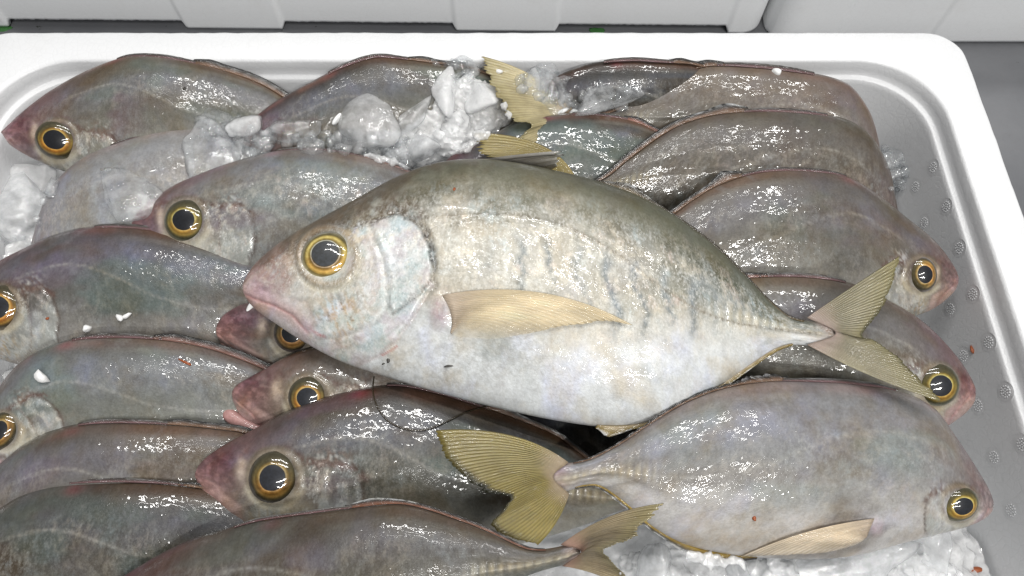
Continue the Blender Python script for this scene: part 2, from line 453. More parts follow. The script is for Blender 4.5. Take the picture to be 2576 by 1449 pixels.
def back_box(x0, x1, yfront, pads, label, slot=0.0065, gy=0.0, mat=None):
    """a neighbouring foam box: rounded plan, raised foot pads along the front bottom edge, pads run up the wall as flat pilasters"""
    P = rrect(x0, x1, yfront, yfront + 0.38, 0.02, 12, 420, 60)
    n = len(P); m = np.zeros(n)
    front = P[:, 1] < yfront + 0.012
    for (a, b) in pads:
        m = np.maximum(m, sstep(a - 0.0035, a, P[:, 0]) * (1 - sstep(b, b + 0.0035, P[:, 0])))
    m = np.where(front, m, 1.0)
    a = np.arange(n)
    rough = (fbm(a * 0.9, np.zeros(n), 8) - 0.5) * 0.0012 * (1 - m) * front
    levels = []
    zb = slot * (1 - m) + rough + 0.0006
    c = np.array([(x0 + x1) / 2, yfront + 0.19])
    def ring(z, inset, pad):
        q = P.copy(); q[:, 1] += np.where(front, inset - pad * m, 0); return np.column_stack([q, z])
    levels += [ring(zb, 0.004, 0.0015), ring(zb + 0.0012, 0.0006, 0.0022), ring(zb + 0.004, 0.0, 0.0022), ring(np.maximum(zb + 0.006, 0.03), 0, 0.002),
               ring(np.full(n, 0.09), -0.001, 0.0016), ring(np.full(n, 0.128), -0.0012, 0.001), ring(np.full(n, 0.13), 0.002, 0)]
    mN = len(levels); V = np.vstack(levels)
    V[:, 1] += (V[:, 0] - x0) * gy
    Fs = [tuple(f)[::-1] for f in grid_faces(mN, n, True)] + [tuple(range(n)), tuple(range((mN - 1) * n, mN * n))[::-1]]
    e = empty("foam_box", ((x0 + x1) / 2, yfront + 0.19, 0), label, "foam box", "foam boxes standing behind the fish box")
    mesh("box_shell", V, Fs, M_FOAM2, e)
    q = rrect(x0 - 0.0035, x1 + 0.0035, yfront - 0.0035, yfront + 0.3835, 0.022, 12, 60, 30)
    q2 = rrect(x0, x1, yfront, yfront + 0.38, 0.02, 12, 60, 30); k = len(q)
    V = np.vstack([np.column_stack([q, np.full(k, 0.131)]), np.column_stack([q, np.full(k, 0.152)]), np.column_stack([q2, np.full(k, 0.155)])])
    V[:, 1] += (V[:, 0] - x0) * gy
    mesh("box_lid", V, [tuple(f)[::-1] for f in grid_faces(3, k, True)] + [tuple(range(k)), tuple(range(2 * k, 3 * k))[::-1]], M_FOAM2, e)
    return e
ya = float(at(1000, 64, 0.0)[1])
ax = lambda px, py=62: float(at(px, py, 0.0)[0])
back_box(ax(-330), ax(1914, 74), ya, [(ax(-200), ax(28)), (ax(478), ax(715)), (ax(1150), ax(1288)), (ax(1294), ax(1395)), (ax(1826), ax(1960))],
         "long white foam box behind, the wide one across the left and middle", gy=-0.012)
ybx = float(at(2450, 106, 0.0)[1])
back_box(ax(1924, 80), ax(1924, 80) + 0.6, ybx, [(ax(1920), ax(2080)), (ax(2330, 100), ax(2900, 100))],
         "stained white foam box behind the right corner, only its left end in view", gy=0.0, slot=0.003)

# ------------------------------------------------------------------ fish
S0 = np.array([615., 725.]); E0 = np.array([825., 645.]); R0 = 62.
A0 = (E0 - S0) / np.linalg.norm(E0 - S0); B0 = np.array([A0[1], -A0[0]]); B0 = B0 if B0[1] < 0 else -B0
def hf(pts):  # pixels on the top fish -> head frame (eye radii)
    q = np.array(pts, float) - E0
    return np.stack([q @ A0 / R0, q @ B0 / R0], -1)
OPERC = hf([(1000, 540), (1021, 546), (1059, 580), (1081, 627), (1087, 671), (1079, 698), (1087, 716), (1050, 765), (1022, 813), (990, 851), (947, 888), (894, 912), (840, 900), (760, 840), (800, 740), (900, 560)])
OP_EDGE = OPERC[:12]
PREOP = hf([(930, 570), (958, 640), (972, 710), (970, 776), (940, 812), (900, 830), (850, 846), (800, 850)])
SUBOP = hf([(1075, 712), (1030, 745), (985, 785), (975, 765)])
MOUTH = hf([(618, 738), (650, 752), (690, 765), (735, 790), (772, 832)])
MAXIL = hf([(650, 722), (710, 745), (770, 758), (785, 800), (776, 838)])
JAW = hf([(640, 772), (700, 812), (760, 850), (830, 868), (900, 850)])
CHEEK = hf([(860, 790)])[0]
BROW = hf([(770, 590), (830, 563), (890, 570), (930, 560), (1000, 535), (1060, 550)])
NOSE = hf([(722, 612), (712, 628)])

FISH_N = [0]
def make_fish(label, D, V, zh, zt, dz, T=0.022, eye=None, silver=0.25, wet=0.7, tone=1.0, purple=0.6, pale=0.0, warm=0.0,
              ns=190, nu=64, nb=14, bow=0.0, iris='gold', blot=0.0, pect=None, lat=True, seed=None, lat_px=None, belly=None):
    FISH_N[0] += 1; seed = seed or FISH_N[0]
    if silver < .8: dz *= .70; T *= .84
    s = np.linspace(0, 1, ns) ** 1.15
    Dp = cr(D, s); Vp = cr(V, s)
    u = np.linspace(0, 1, nu + 1)
    span = np.linalg.norm(Dp - Vp, axis=1); sp = span / span.max()
    zm = zh + (zt - zh) * s + bow * np.sin(np.pi * s)
    def mid(uu):
        px = Dp[:, None] + (Vp - Dp)[:, None] * uu[None, :, None]
        z = zm[:, None] + dz * (0.5 - uu)[None] * sp[:, None]
        return at(px[..., 0], px[..., 1], z)
    Pf = mid(u)
    ub = np.linspace(1, 0, nb + 1)[1:-1]
    Pb = mid(ub)
    i1, i2 = int(ns * .55), int(ns * .3)
    ax_ = Pf[i1, nu // 2] - Pf[i2, nu // 2]; ac = Pf[i2, nu // 5] - Pf[i2, 4 * nu // 5]
    n = np.cross(ax_, ac); n /= np.linalg.norm(n); n = n if n[2] > 0 else -n
    taper = (1 - 0.28 * sstep(0.45, 1.0, s)) * (1 - .85 * sstep(.955, 1.0, s))
    W = sp ** 0.72 * taper
    pr = lambda uu: (4 * uu * (1 - uu)) ** 0.60
    hfm = T * W[:, None] * pr(u)[None]
    Q = Pf + n * hfm[..., None]
    px = proj(Q.reshape(-1, 3))
    ds = np.gradient(Q, axis=0); du = np.gradient(Q, axis=1)
    Nn = np.cross(ds, du); Nn /= np.linalg.norm(Nn, axis=-1, keepdims=True) + 1e-12
    if Nn[i1, nu // 2] @ n < 0: Nn = -Nn
    U = np.broadcast_to(u[None], (ns, nu + 1)).ravel(); S = np.broadcast_to(s[:, None], (ns, nu + 1)).ravel()
    mpp = np.linalg.norm(Q[i1, nu // 2] - CAM) / F      # metres per photo pixel
    # -------- colours of the skin itself
    L_ = np.linalg.norm(Dp[-1] - Dp[0])
    cx = S * 14; cy = U * 6
    edge = fbm(cx * 0.6, cy * 0.6, seed) - 0.47
    uu = U + 0.16 * edge
    if silver > 0.8:
        c_d = np.array([.075, .073, .048]); c_m = np.array([.50, .48, .42]); c_b = np.array([.59, .61, .62])
        col = mixc(np.broadcast_to(c_d, (len(U), 3)), (.135, .133, .097), sstep(0.02, 0.12, uu))
        col = mixc(col, c_m, sstep(0.13, 0.36, uu + 0.25 * (fbm(S * 34 + U * 9, U * 16, seed + 3) - .47)))
        col = mixc(col, c_b, sstep(0.50, 0.80, uu))
        rear = sstep(0.45, 0.85, S) * (1 - sstep(0.42, 0.62, uu))
        col = mixc(col, (.095, .10, .072), 0.95 * rear * (.55 + .9 * fbm(S * 18 + U * 14, U * 10 - S * 6, 55)))
        col = mixc(col, (.33, .36, .36), 0.6 * sstep(.54, .70, fbm(S * 9, U * 5, seed + 8)) * sstep(.2, .4, U))
        bars = np.exp(-((np.mod(S * 24 + 0.6 * (fbm(U * 7, S * 9, 4) - .5) * 2, 1.0) - .5) / .16) ** 2) * sstep(.40, .5, S) * (1 - sstep(.72, .80, S)) * sstep(.30, .40, U) * (1 - sstep(.58, .70, U))
        col = mixc(col, (.20, .225, .23), 1.0 * bars * sstep(.22, .44, fbm(S * 16, U * 8, 31)))
        col = mixc(col, (.085, .066, .042), .85 * sstep(.30, .20, U + .9 * S - .12 + .3 * (fbm(S * 40, U * 12, 77) - .47)))
        dk = np.exp(-(((S - .56) / .16) ** 2 + ((U - .16) / .05) ** 2)) + .7 * np.exp(-(((S - .42) / .05) ** 2 + ((U - .20) / .05) ** 2))
        col = mixc(col, (.20, .19, .14), 0.6 * np.clip(dk * (0.4 + 1.2 * fbm(S * 30, U * 30, 12)), 0, 1))
    else:
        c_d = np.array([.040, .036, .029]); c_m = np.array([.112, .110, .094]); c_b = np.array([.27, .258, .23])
        col = mixc(np.broadcast_to(c_d, (len(U), 3)), c_m, sstep(0.02, 0.24, uu))
        col = mixc(col, (.128, .132, .168), 0.75 * np.exp(-((uu - .22) / .12) ** 2))
        if belly: c_b = np.array(belly)
        col = mixc(col, c_b, sstep(0.40, 0.80, uu))
        col = mixc(col, (.082, .058, .032), 0.8 * sstep(.50, .66, fbm(S * 5, U * 4, seed + 20)))
        col = mixc(col, (.20, .105, .085), 0.55 * np.exp(-((U - .03) / .035) ** 2) * (0.4 + sstep(.4, .6, fbm(S * 12, U, seed + 5))))
        col = mixc(col, (.105, .15, .135), 0.6 * sstep(.52, .66, fbm(S * 4 + 7, U * 3, seed + 33)) * (1 - sstep(.5, .8, uu)))
        band = np.exp(-(U / .07) ** 2) * sstep(.40, .55, S)
        col = mixc(col, (.135, .072, .040), .85 * band); col = mixc(col, (.30, .28, .25), .35 * np.exp(-((U - .085) / .018) ** 2) * sstep(.42, .55, S) * (.4 + fbm(S * 60, U * 4, seed)))
        pr_ = np.random.RandomState(seed + 900)
        col = mixc(col, (.24, .045, .055), pr_.uniform(.3, .9) * np.exp(-(((S - .36 - .03 * pr_.rand()) / .022) ** 2 + ((U - .03) / .03) ** 2)))
        stk = sstep(.3, .9, np.sin(S * 300 + U * 55)) * np.exp(-(((U - .17) / .06) ** 2)) * sstep(.45, .55, S) * (1 - sstep(.75, .85, S)) * sstep(.42, .58, fbm(S * 14, U * 8, seed + 44))
        col = mixc(col, (.26, .27, .30), .55 * stk)
        scr = sstep(.60, .66, fbm(S * 60 + U * 22, U * 3 - S * 4, seed + 45, 3)) * sstep(.5, .6, fbm(S * 8, U * 6, seed + 46))
        col = mixc(col, (.24, .24, .24), .35 * scr)
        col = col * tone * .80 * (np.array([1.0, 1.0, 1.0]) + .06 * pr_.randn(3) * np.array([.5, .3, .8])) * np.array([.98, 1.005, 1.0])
        if pale: col = mixc(col, (.36, .365, .375), pale)
        if warm: col = mixc(col, (.20, .165, .13), warm * (1 - sstep(.5, .9, uu)))
        col = mixc(col, (.130, .040, .058), 0.97 * purple * np.exp(-(S / .17) ** 2) * (1 - .4 * sstep(.5, .9, U)))
        col = mixc(col, (.145, .085, .115), 0.5 * purple * sstep(.5, .64, fbm(S * 6 + 3, U * 4, seed + 30)) * (1 - sstep(.3, .6, S)))
    # pink at the root of the tail
    col = mixc(col, (.42, .26, .26), 0.5 * sstep(.955, 1.0, S))
    col = mixc(col, (.30, .25, .15), 0.35 * sstep(.84, .93, S) * np.exp(-((U - .5) / .2) ** 2))
    sil = np.clip((silver * .75 if silver < .8 else silver * (1 - .7 * sstep(.55, .78, U))) + (.6 if silver > .8 else .5) * (fbm(S * 7, U * 5, seed + 50) - .5), 0, 1) * sstep(.06, .30, U)
    # lateral line: arched over the front, straight to the tail
    if lat:
        ul = 0.30 + 0.22 * sstep(0.34, 0.72, S) - 0.05 * np.sin(np.clip((S - .2) / .35, 0, 1) * np.pi)
        d = (U - ul) * sp.repeat(nu + 1) * span.max() * mpp * 1000
        ll = np.exp(-(d / 0.8) ** 2) * sstep(.22, .27, S)
        dash = 0.45 + 0.55 * (np.sin(S * 420) > -0.2)
        col = mixc(col, (.22, .18, .12) if silver > .8 else (.38, .37, .34), (0.0 if silver > .8 else .34) * ll * dash)
        hfl = hfm.ravel() + 0.00022 * ll
        sc_ = np.exp(-((U - .5) / .09) ** 2) * sstep(.74, .82, S) * (1 - sstep(.97, 1, S))     # scutes
        hfl = hfl + 0.0007 * sc_ * (0.5 + 0.5 * np.sin(S * 330 + 6 * np.abs(U - .5)))
        col = mixc(col, (.60, .53, .36), 0.40 * sc_ * (0.5 + 0.5 * np.sin(S * 330)))
        if lat_px:
            d, _ = seg_dist(px, cr(lat_px, 60)); d = d * mpp * 1000
            ll2 = np.exp(-(d / .75) ** 2); dots = .35 + .65 * sstep(-.2, .5, np.sin(S * 560)) * (.4 + fbm(S * 90, U, 61))
            col = mixc(col, (.12, .095, .06), .85 * ll2 * np.clip(dots, 0, 1)); hfl = hfl + .0003 * ll2
    else: hfl = hfm.ravel().copy()
    # -------- head
    if eye:
        E = np.array(eye[:2], float); R = eye[2]; Sn = np.array(D[0], float)
        a_ = E - Sn; la = np.linalg.norm(a_); a_ /= la
        b_ = np.array([a_[1], -a_[0]]); b_ = b_ if b_ @ (Dp[i2] - Vp[i2]) > 0 else -b_
        q = px - E
        H = np.stack([q @ a_ / (la / 3.624), q @ b_ / R], -1)
        near = (np.abs(H[:, 0]) < 7) & (np.abs(H[:, 1]) < 7)
        Hn = H[near]; Rw = R * mpp; h = 0.035 * Rw * (fbm(Hn[:, 0] * 4, Hn[:, 1] * 4, seed + 80) - .47) + 0.02 * Rw * (fbm(Hn[:, 0] * 12, Hn[:, 1] * 12, seed + 81) - .47); cn = col[near].copy(); sn_ = sil[near].copy()
        r = np.hypot(q[near] @ a_ / R, Hn[:, 1])
        wob = fbm(Hn[:, 0] * 2.3, Hn[:, 1] * 2.3, seed + 70) - .47
        w2 = fbm(Hn[:, 0] * 6, Hn[:, 1] * 6, seed + 71) - .47
        big = silver > 0.8
        # gill cover plates
        d, arc = seg_dist(Hn + 0.12 * np.stack([wob, -wob], -1), OP_EDGE); ins = inside(Hn + 0.12 * np.stack([wob, -wob], -1), OPERC)
        sd = np.where(ins, d, -d)
        h += 0.085 * Rw * np.where(ins, np.clip(d / 0.10, 0, 1) ** .5 * np.exp(-np.clip(d - .2, 0, 9) / 1.1), 0)
        plate = ins & (d < 2.2)
        if big:
            cn = mixc(cn, (.66, .69, .70), 0.85 * plate * sstep(-.4, .25, wob + .2) * sstep(-2.4, .2, Hn[:, 1] + 2.3))
            cn = mixc(cn, (.38, .49, .49), 0.6 * ins * sstep(.02, .14, wob) )
            cn = mixc(cn, (.50, .44, .48), 0.55 * ins * sstep(.02, .14, -wob))
        else:
            cn = mixc(cn, (.38, .40, .395), 0.65 * plate * sstep(-.1, .2, wob) * sstep(1.3, -1.5, Hn[:, 1]))
            cn = mixc(cn, (.34, .36, .34), 0.55 * ins * sstep(-.3, -1.6, Hn[:, 1]))
        gap = np.exp(-((sd + .09) / .11) ** 2) * (np.abs(arc - .30) < .34)
        cn = mixc(cn, (.035, .03, .026) if big else (.06, .04, .03), 0.92 * gap * np.clip(1.15 - np.abs(arc - .28) * 3.2, 0, 1))
        gap2 = np.exp(-((sd + .05) / .05) ** 2) * (arc > .5)
        cn = mixc(cn, (.40, .30, .29), 0.5 * gap2)
        h -= 0.07 * Rw * np.exp(-((sd + .09) / .09) ** 2)
        d, arc = seg_dist(Hn + .1 * np.stack([wob, wob], -1), PREOP)
        h -= 0.045 * Rw * np.exp(-(d / .08) ** 2); h += 0.03 * Rw * np.exp(-((d - .2) / .1) ** 2)
        cn = mixc(cn, (.30, .29, .27) if big else (.12, .085, .07), .6 * np.exp(-(d / .07) ** 2))
        d, arc = seg_dist(Hn, SUBOP); h -= 0.06 * Rw * np.exp(-(d / .05) ** 2); cn = mixc(cn, (.20, .19, .18), .55 * np.exp(-(d / .05) ** 2))
        d, arc = seg_dist(Hn + .08 * np.stack([w2, w2], -1), BROW)
        cn = mixc(cn, (.085, .065, .045) if big else (.09, .05, .04), .85 * np.exp(-(d / .20) ** 2) * (w2 > -.12))
        h -= 0.04 * Rw * np.exp(-(d / .12) ** 2)
        # snout and jaws: pinkish skin
        ds_ = np.hypot((Hn[:, 0] + 3.4), (Hn[:, 1] + 0.1) * .8)
        pk = (.44, .275, .275) if big else (.25, .135, .135)
        cn = mixc(cn, pk, (.85 if big else .75 * min(1, .25 + purple)) * np.exp(-(ds_ / 1.25) ** 2) * (0.75 + 0.8 * wob))
        cn = mixc(cn, (.16, .12, .085) if big else (.13, .075, .07), .75 * np.exp(-((Hn[:, 0] + 1.6) / 1.5) ** 2) * sstep(.55, 1.3, Hn[:, 1]) * (.7 + wob))
        dm, am = seg_dist(Hn, MOUTH)
        lip = np.exp(-(dm / .42) ** 2)
        cn = mixc(cn, (.50, .32, .305) if big else (.38, .215, .20), .7 * lip * (1 if big else min(1, .25 + purple)))
        cn = mixc(cn, (.34, .17, .165), .6 * np.exp(-(dm / .06) ** 2))
        h -= 0.07 * Rw * np.exp(-(dm / .075) ** 2); h += 0.01 * Rw * np.exp(-((dm - .26) / .18) ** 2)
        d, arc = seg_dist(Hn, MAXIL); h -= 0.03 * Rw * np.exp(-(d / .09) ** 2); cn = mixc(cn, (.36, .25, .23), .25 * np.exp(-(d / .09) ** 2))
        d, arc = seg_dist(Hn, JAW); h -= 0.03 * Rw * np.exp(-(d / .09) ** 2); cn = mixc(cn, (.55, .49, .46), .35 * np.exp(-(d / .3) ** 2))
        if not big:
            cb = np.exp(-(((Hn[:, 0] - .3) / 1.6) ** 2 + ((Hn[:, 1] + 1.75) / .65) ** 2)); cn = mixc(cn, (.50, .49, .44), .75 * cb * sstep(-.22, .12, wob + w2))
            bl = np.exp(-(((Hn[:, 0] + 2.5) / .8) ** 2 + ((Hn[:, 1] - .75) / .5) ** 2)); cn = mixc(cn, (.10, .035, .045), .75 * bl * min(1, .3 + purple) * sstep(-.15, .12, w2 + wob))
            n3_ = fbm(Hn[:, 0] * 5, Hn[:, 1] * 5, seed + 78, 4); cn = mixc(cn, cn * .55, .6 * sstep(.50, .38, n3_) * np.exp(-(ds_ / 2.2) ** 2)); cn = mixc(cn, cn * 1.5 + .02, .45 * sstep(.50, .62, n3_) * np.exp(-(ds_ / 2.4) ** 2))
            dj, _ = seg_dist(Hn, MOUTH); jw = np.exp(-((dj - .45) / .4) ** 2) * sstep(-.25, -.7, Hn[:, 1] + .42 * (Hn[:, 0] + 3.4)); cn = mixc(cn, (.44, .31, .28), .7 * jw)
            cf = np.exp(-(((Hn[:, 0] + 1.5) / .22) ** 2 + ((Hn[:, 1] - .35) / .5) ** 2)); cn = mixc(cn, (.46, .39, .31), .55 * cf * sstep(-.12, .12, w2))
            cm = np.exp(-(((Hn[:, 0] - 2.6) / .9) ** 2 + ((Hn[:, 1] - .9) / .5) ** 2)); cn = mixc(cn, (.12, .07, .05), .7 * cm * sstep(.0, .12, w2)); cn = mixc(cn, (.48, .47, .44), .6 * cm * sstep(.06, .16, -w2))
        else:
            cb = np.exp(-(((Hn[:, 0] - .9) / 1.5) ** 2 + ((Hn[:, 1] + 1.5) / 1.0) ** 2)); cn = mixc(cn, (.62, .62, .585), .55 * cb)
            NP = hf([(612, 728), (640, 655), (705, 600), (748, 640), (752, 700), (725, 748), (640, 738)]); dn_, _ = seg_dist(Hn + .15 * np.stack([wob, w2], -1), NP, True)
            cn = mixc(cn, (.30, .195, .195), .62 * np.where(inside(Hn + .15 * np.stack([wob, w2], -1), NP), np.clip(dn_ / .35, 0, 1), 0) * sstep(-.22, .06, w2 + wob))
        # gold and dark flecks on the cheek
        dc = np.hypot(Hn[:, 0] - CHEEK[0], Hn[:, 1] - CHEEK[1])
        ck = np.exp(-(dc / 1.0) ** 2) * sstep(-.02, .12, fbm(Hn[:, 0] * 9, Hn[:, 1] * 3, seed + 72) - .47)
        cn = mixc(cn, (.46, .31, .15) if big else (.30, .22, .12), .85 * ck)
        cn = mixc(cn, (.10, .09, .07), .75 * np.exp(-(dc / .9) ** 2) * sstep(.06, .16, fbm(Hn[:, 0] * 5, Hn[:, 1] * 5, seed + 73) - .47))
        # skin round the eye
        h += 0.16 * Rw * np.exp(-(r / 1.7) ** 2) - 0.30 * Rw * np.clip(1 - (r / 1.02) ** 2, 0, 1)
        h += 0.07 * Rw * np.exp(-((r - 1.16) / .10) ** 2) - 0.04 * Rw * np.exp(-((r - 1.36) / .09) ** 2)
        cn = mixc(cn, (.25, .185, .115) if big else (.20, .165, .12), .85 * np.exp(-((r - 1.17) / .17) ** 2))
        cn = mixc(cn, (.10, .085, .06), .65 * np.exp(-((r - 1.34) / .07) ** 2) * sstep(-.2, .9, np.abs(Hn[:, 1]) - .3))
        cn = mixc(cn, (.62, .58, .46), .55 * np.exp(-((r - 1.35) / .16) ** 2) * sstep(.1, .9, -Hn[:, 1]))
        for k in range(2):
            dn = np.hypot(Hn[:, 0] - NOSE[k, 0], Hn[:, 1] - NOSE[k, 1])
            h -= .07 * Rw * np.exp(-(dn / .13) ** 2); cn = mixc(cn, (.12, .06, .06), .7 * np.exp(-(dn / .12) ** 2))
        cn = mixc(cn, (.60, .50, .42), .55 * np.exp(-(((Hn[:, 0] + 1.55) / .2) ** 2 + ((Hn[:, 1] - .25) / .5) ** 2)))
        if big:
            f1_ = fbm(Hn[:, 0] * 7, Hn[:, 1] * 7, 201); f2_ = fbm(Hn[:, 0] * 16 + Hn[:, 1] * 5, Hn[:, 1] * 16, 202, 3)
            cn = mixc(cn, cn * np.array([.60, .58, .54]), .30 * sstep(.50, .40, f1_) * sstep(1.0, 1.5, r)); cn = mixc(cn, cn * .66, .16 * sstep(.46, .36, f2_) * sstep(1.0, 1.5, r)); cn = mixc(cn, (.64, .65, .64), .45 * sstep(.52, .62, f2_) * plate)
            wj = .10 * np.stack([w2, -w2], -1) + .10 * np.stack([wob, wob], -1)
            CR = hf([(640, 668), (700, 600), (760, 556), (850, 512), (960, 470), (1060, 500), (1092, 560), (1010, 548), (930, 568), (860, 570), (800, 580), (730, 620), (680, 680)])
            d, arc = seg_dist(Hn + wj, CR, True); k = np.where(inside(Hn + wj, CR), np.clip(d / .35, 0, 1), 0)
            cn = mixc(cn, (.10, .074, .046), .80 * k * sstep(-.16, .10, w2 + wob + .06))
            for pts, wd, cc, am in (([(1066, 588), (1080, 622), (1085, 660)], .12, (.02, .018, .016), .95), ([(1080, 706), (1060, 735), (1020, 765), (985, 788)], .055, (.09, .08, .07), .85),
                                    ([(905, 600), (888, 680), (902, 760), (880, 800)], .045, (.22, .21, .19), .6), ([(975, 640), (985, 700), (978, 770)], .05, (.20, .20, .19), .6),
                                    ([(1000, 820), (960, 850), (900, 868), (830, 880)], .05, (.34, .38, .36), .6), ([(786, 826), (800, 838), (815, 842)], .07, (.36, .10, .10), .8), ([(958, 890), (975, 880), (995, 868)], .045, (.42, .14, .13), .8),
                                    ([(1020, 552), (1050, 556), (1072, 572), (1090, 600)], .09, (.10, .08, .055), .8), ([(760, 570), (740, 600), (732, 640), (745, 690)], .09, (.22, .16, .11), .55),
                                    ([(700, 610), (690, 660), (700, 700)], .15, (.30, .20, .17), .5), ([(960, 580), (1000, 590), (1030, 610), (1040, 650)], .10, (.58, .60, .60), .6), ([(900, 840), (940, 800), (960, 760)], .09, (.60, .60, .60), .6)):
                d, arc = seg_dist(Hn + wj * .6, hf(pts)); cn = mixc(cn, cc, am * np.exp(-(d / wd) ** 2) * sstep(-.30, .05, w2 + .12))
            tq = np.hypot(Hn[:, 0] - 1.35, Hn[:, 1] - .3); cn = mixc(cn, (.60, .50, .33), .6 * np.exp(-(tq / .5) ** 2) * sstep(-.1, .12, w2))
        sn_ = np.clip(sn_ + .5 * plate * (wob > -.05) - .8 * np.exp(-(ds_ / 1.4) ** 2), 0, 1)
        h *= 1 if big else .65
        edgef = (4 * U[near] * (1 - U[near])) ** .5
        col[near] = cn; sil[near] = sn_; hfl[near] += h * edgef
    if pect:
        g = np.exp(-((((px[:, 0] - pect[0]) / pect[2]) ** 2 + ((px[:, 1] - pect[1]) / pect[3]) ** 2)) ** 1.6)
        nz = fbm(px[:, 0] * .12, px[:, 1] * .12, seed + 88) - .47
        col = mixc(col, (.40, .31, .325), np.clip(.75 * g * (1 + 1.6 * nz), 0, 1)); hfl = hfl + .0014 * g + .0006 * g * nz
    hfl = hfl.reshape(ns, nu + 1)
    Qf = Pf + n * hfl[..., None]
    # small unevenness so light breaks up on the flank
    Qf = Qf + n * ((fbm(S * 9, U * 6, seed + 90, 3) - .45) * 0.0012 * (4 * U * (1 - U))).reshape(ns, nu + 1)[..., None]
    Qb = Pb - n * (T * W[:, None] * pr(ub)[None])[..., None]
    ring = np.concatenate([Qf, Qb], axis=1); m = ring.shape[1]
    Vt = ring.reshape(-1, 3)
    Fs = grid_faces(ns, m, True)
    # tail end closed by a fan
    cidx = len(Vt); Vt = np.vstack([Vt, ring[-1].mean(0)[None]])
    base = (ns - 1) * m
    cap = np.array([[base + j, base + (j + 1) % m, cidx, cidx] for j in range(m)])
    Uall = np.concatenate([np.broadcast_to(u, (ns, nu + 1)), np.broadcast_to(ub, (ns, nb - 1))], 1)
    C = np.zeros((ns, m, 3)); C[:, :nu + 1] = col.reshape(ns, nu + 1, 3)
    idx = np.clip((ub * nu).astype(int), 0, nu); C[:, nu + 1:] = col.reshape(ns, nu + 1, 3)[:, idx]
    Si = np.zeros((ns, m)); Si[:, :nu + 1] = sil.reshape(ns, nu + 1)
    len_cm = L_ * mpp * 100
    span_cm = span.max() * mpp * 100
    uvx = np.broadcast_to((s * len_cm)[:, None], (ns, m)); uvy = Uall * span_cm * (0.25 + .75 * sp)[:, None]
    C = np.vstack([C.reshape(-1, 3), C[-1, 0][None]]); Si = np.append(Si.ravel(), 0)
    uvs = np.vstack([np.stack([uvx, uvy], -1).reshape(-1, 2), [[len_cm, 0]]])
    Fall = [tuple(f) for f in Fs] + [tuple(f[:3]) for f in cap]
    a3, b3 = Vt[Fs[m * (ns // 2) + 10]][:2], 0
    fq = Fs
    e1 = Vt[fq[:, 1]] - Vt[fq[:, 0]]; e2 = Vt[fq[:, 3]] - Vt[fq[:, 0]]
    k0 = (ns // 2) * m + nu // 2
    if np.cross(e1[k0], e2[k0]) @ n < 0: Fall = [f[::-1] for f in Fall]
    root = empty("fish", (Vt[:, 0].mean(), Vt[:, 1].mean(), Vt[:, 2].min()), label, "fish", "fish lying in the foam box")
    wetv = np.full(len(Vt), wet)
    mesh("body", Vt, Fall, M_SKIN, root, color=np.clip(C, 0.01, .95), uv=uvs, attrs={"silver": Si, "wet": wetv})
    bvh_add(Vt, Fall)
    fs = dict(root=root, n=n, Q=Qf, px=proj(Qf.reshape(-1, 3)), N=Nn.reshape(-1, 3), Dp=Dp, Vp=Vp, s=s, zm=zm, dz=dz, sp=sp, mpp=mpp, T=T, seed=seed, head=D[0])
    if eye: make_eye(fs, eye, iris)
    return fs

def surf(fs, px, py):
    d = np.hypot(fs['px'][:, 0] - px, fs['px'][:, 1] - py); k = np.argsort(d)[:4]
    w = 1 / (d[k] + .3); w /= w.sum()
    return (fs['Q'].reshape(-1, 3)[k] * w[:, None]).sum(0), (fs['N'][k] * w[:, None]).sum(0)

IRIS = {  # radius, colour
    'gold': [(.0, (.01, .01, .012)), (.50, (.02, .018, .012)), (.535, (.85, .66, .28)), (.58, (.50, .32, .07)), (.66, (.25, .165, .035)), (.75, (.36, .26, .07)), (.83, (.15, .11, .035)), (.90, (.07, .06, .028)), (1.0, (.24, .21, .15))],
    'main': [(.0, (.05, .055, .06)), (.53, (.09, .08, .05)), (.555, (.62, .58, .46)), (.585, (.17, .12, .03)), (.64, (.30, .21, .05)), (.71, (.66, .50, .16)), (.78, (.44, .32, .08)), (.84, (.17, .125, .04)), (.91, (.34, .28, .14)), (1.0, (.40, .35, .26))],
    'orange': [(.0, (.01, .01, .012)), (.50, (.02, .01, .01)), (.535, (.90, .62, .20)), (.59, (.58, .28, .04)), (.67, (.30, .16, .03)), (.76, (.38, .26, .06)), (.83, (.12, .075, .025)), (.90, (.06, .05, .025)), (1.0, (.22, .18, .12))]}
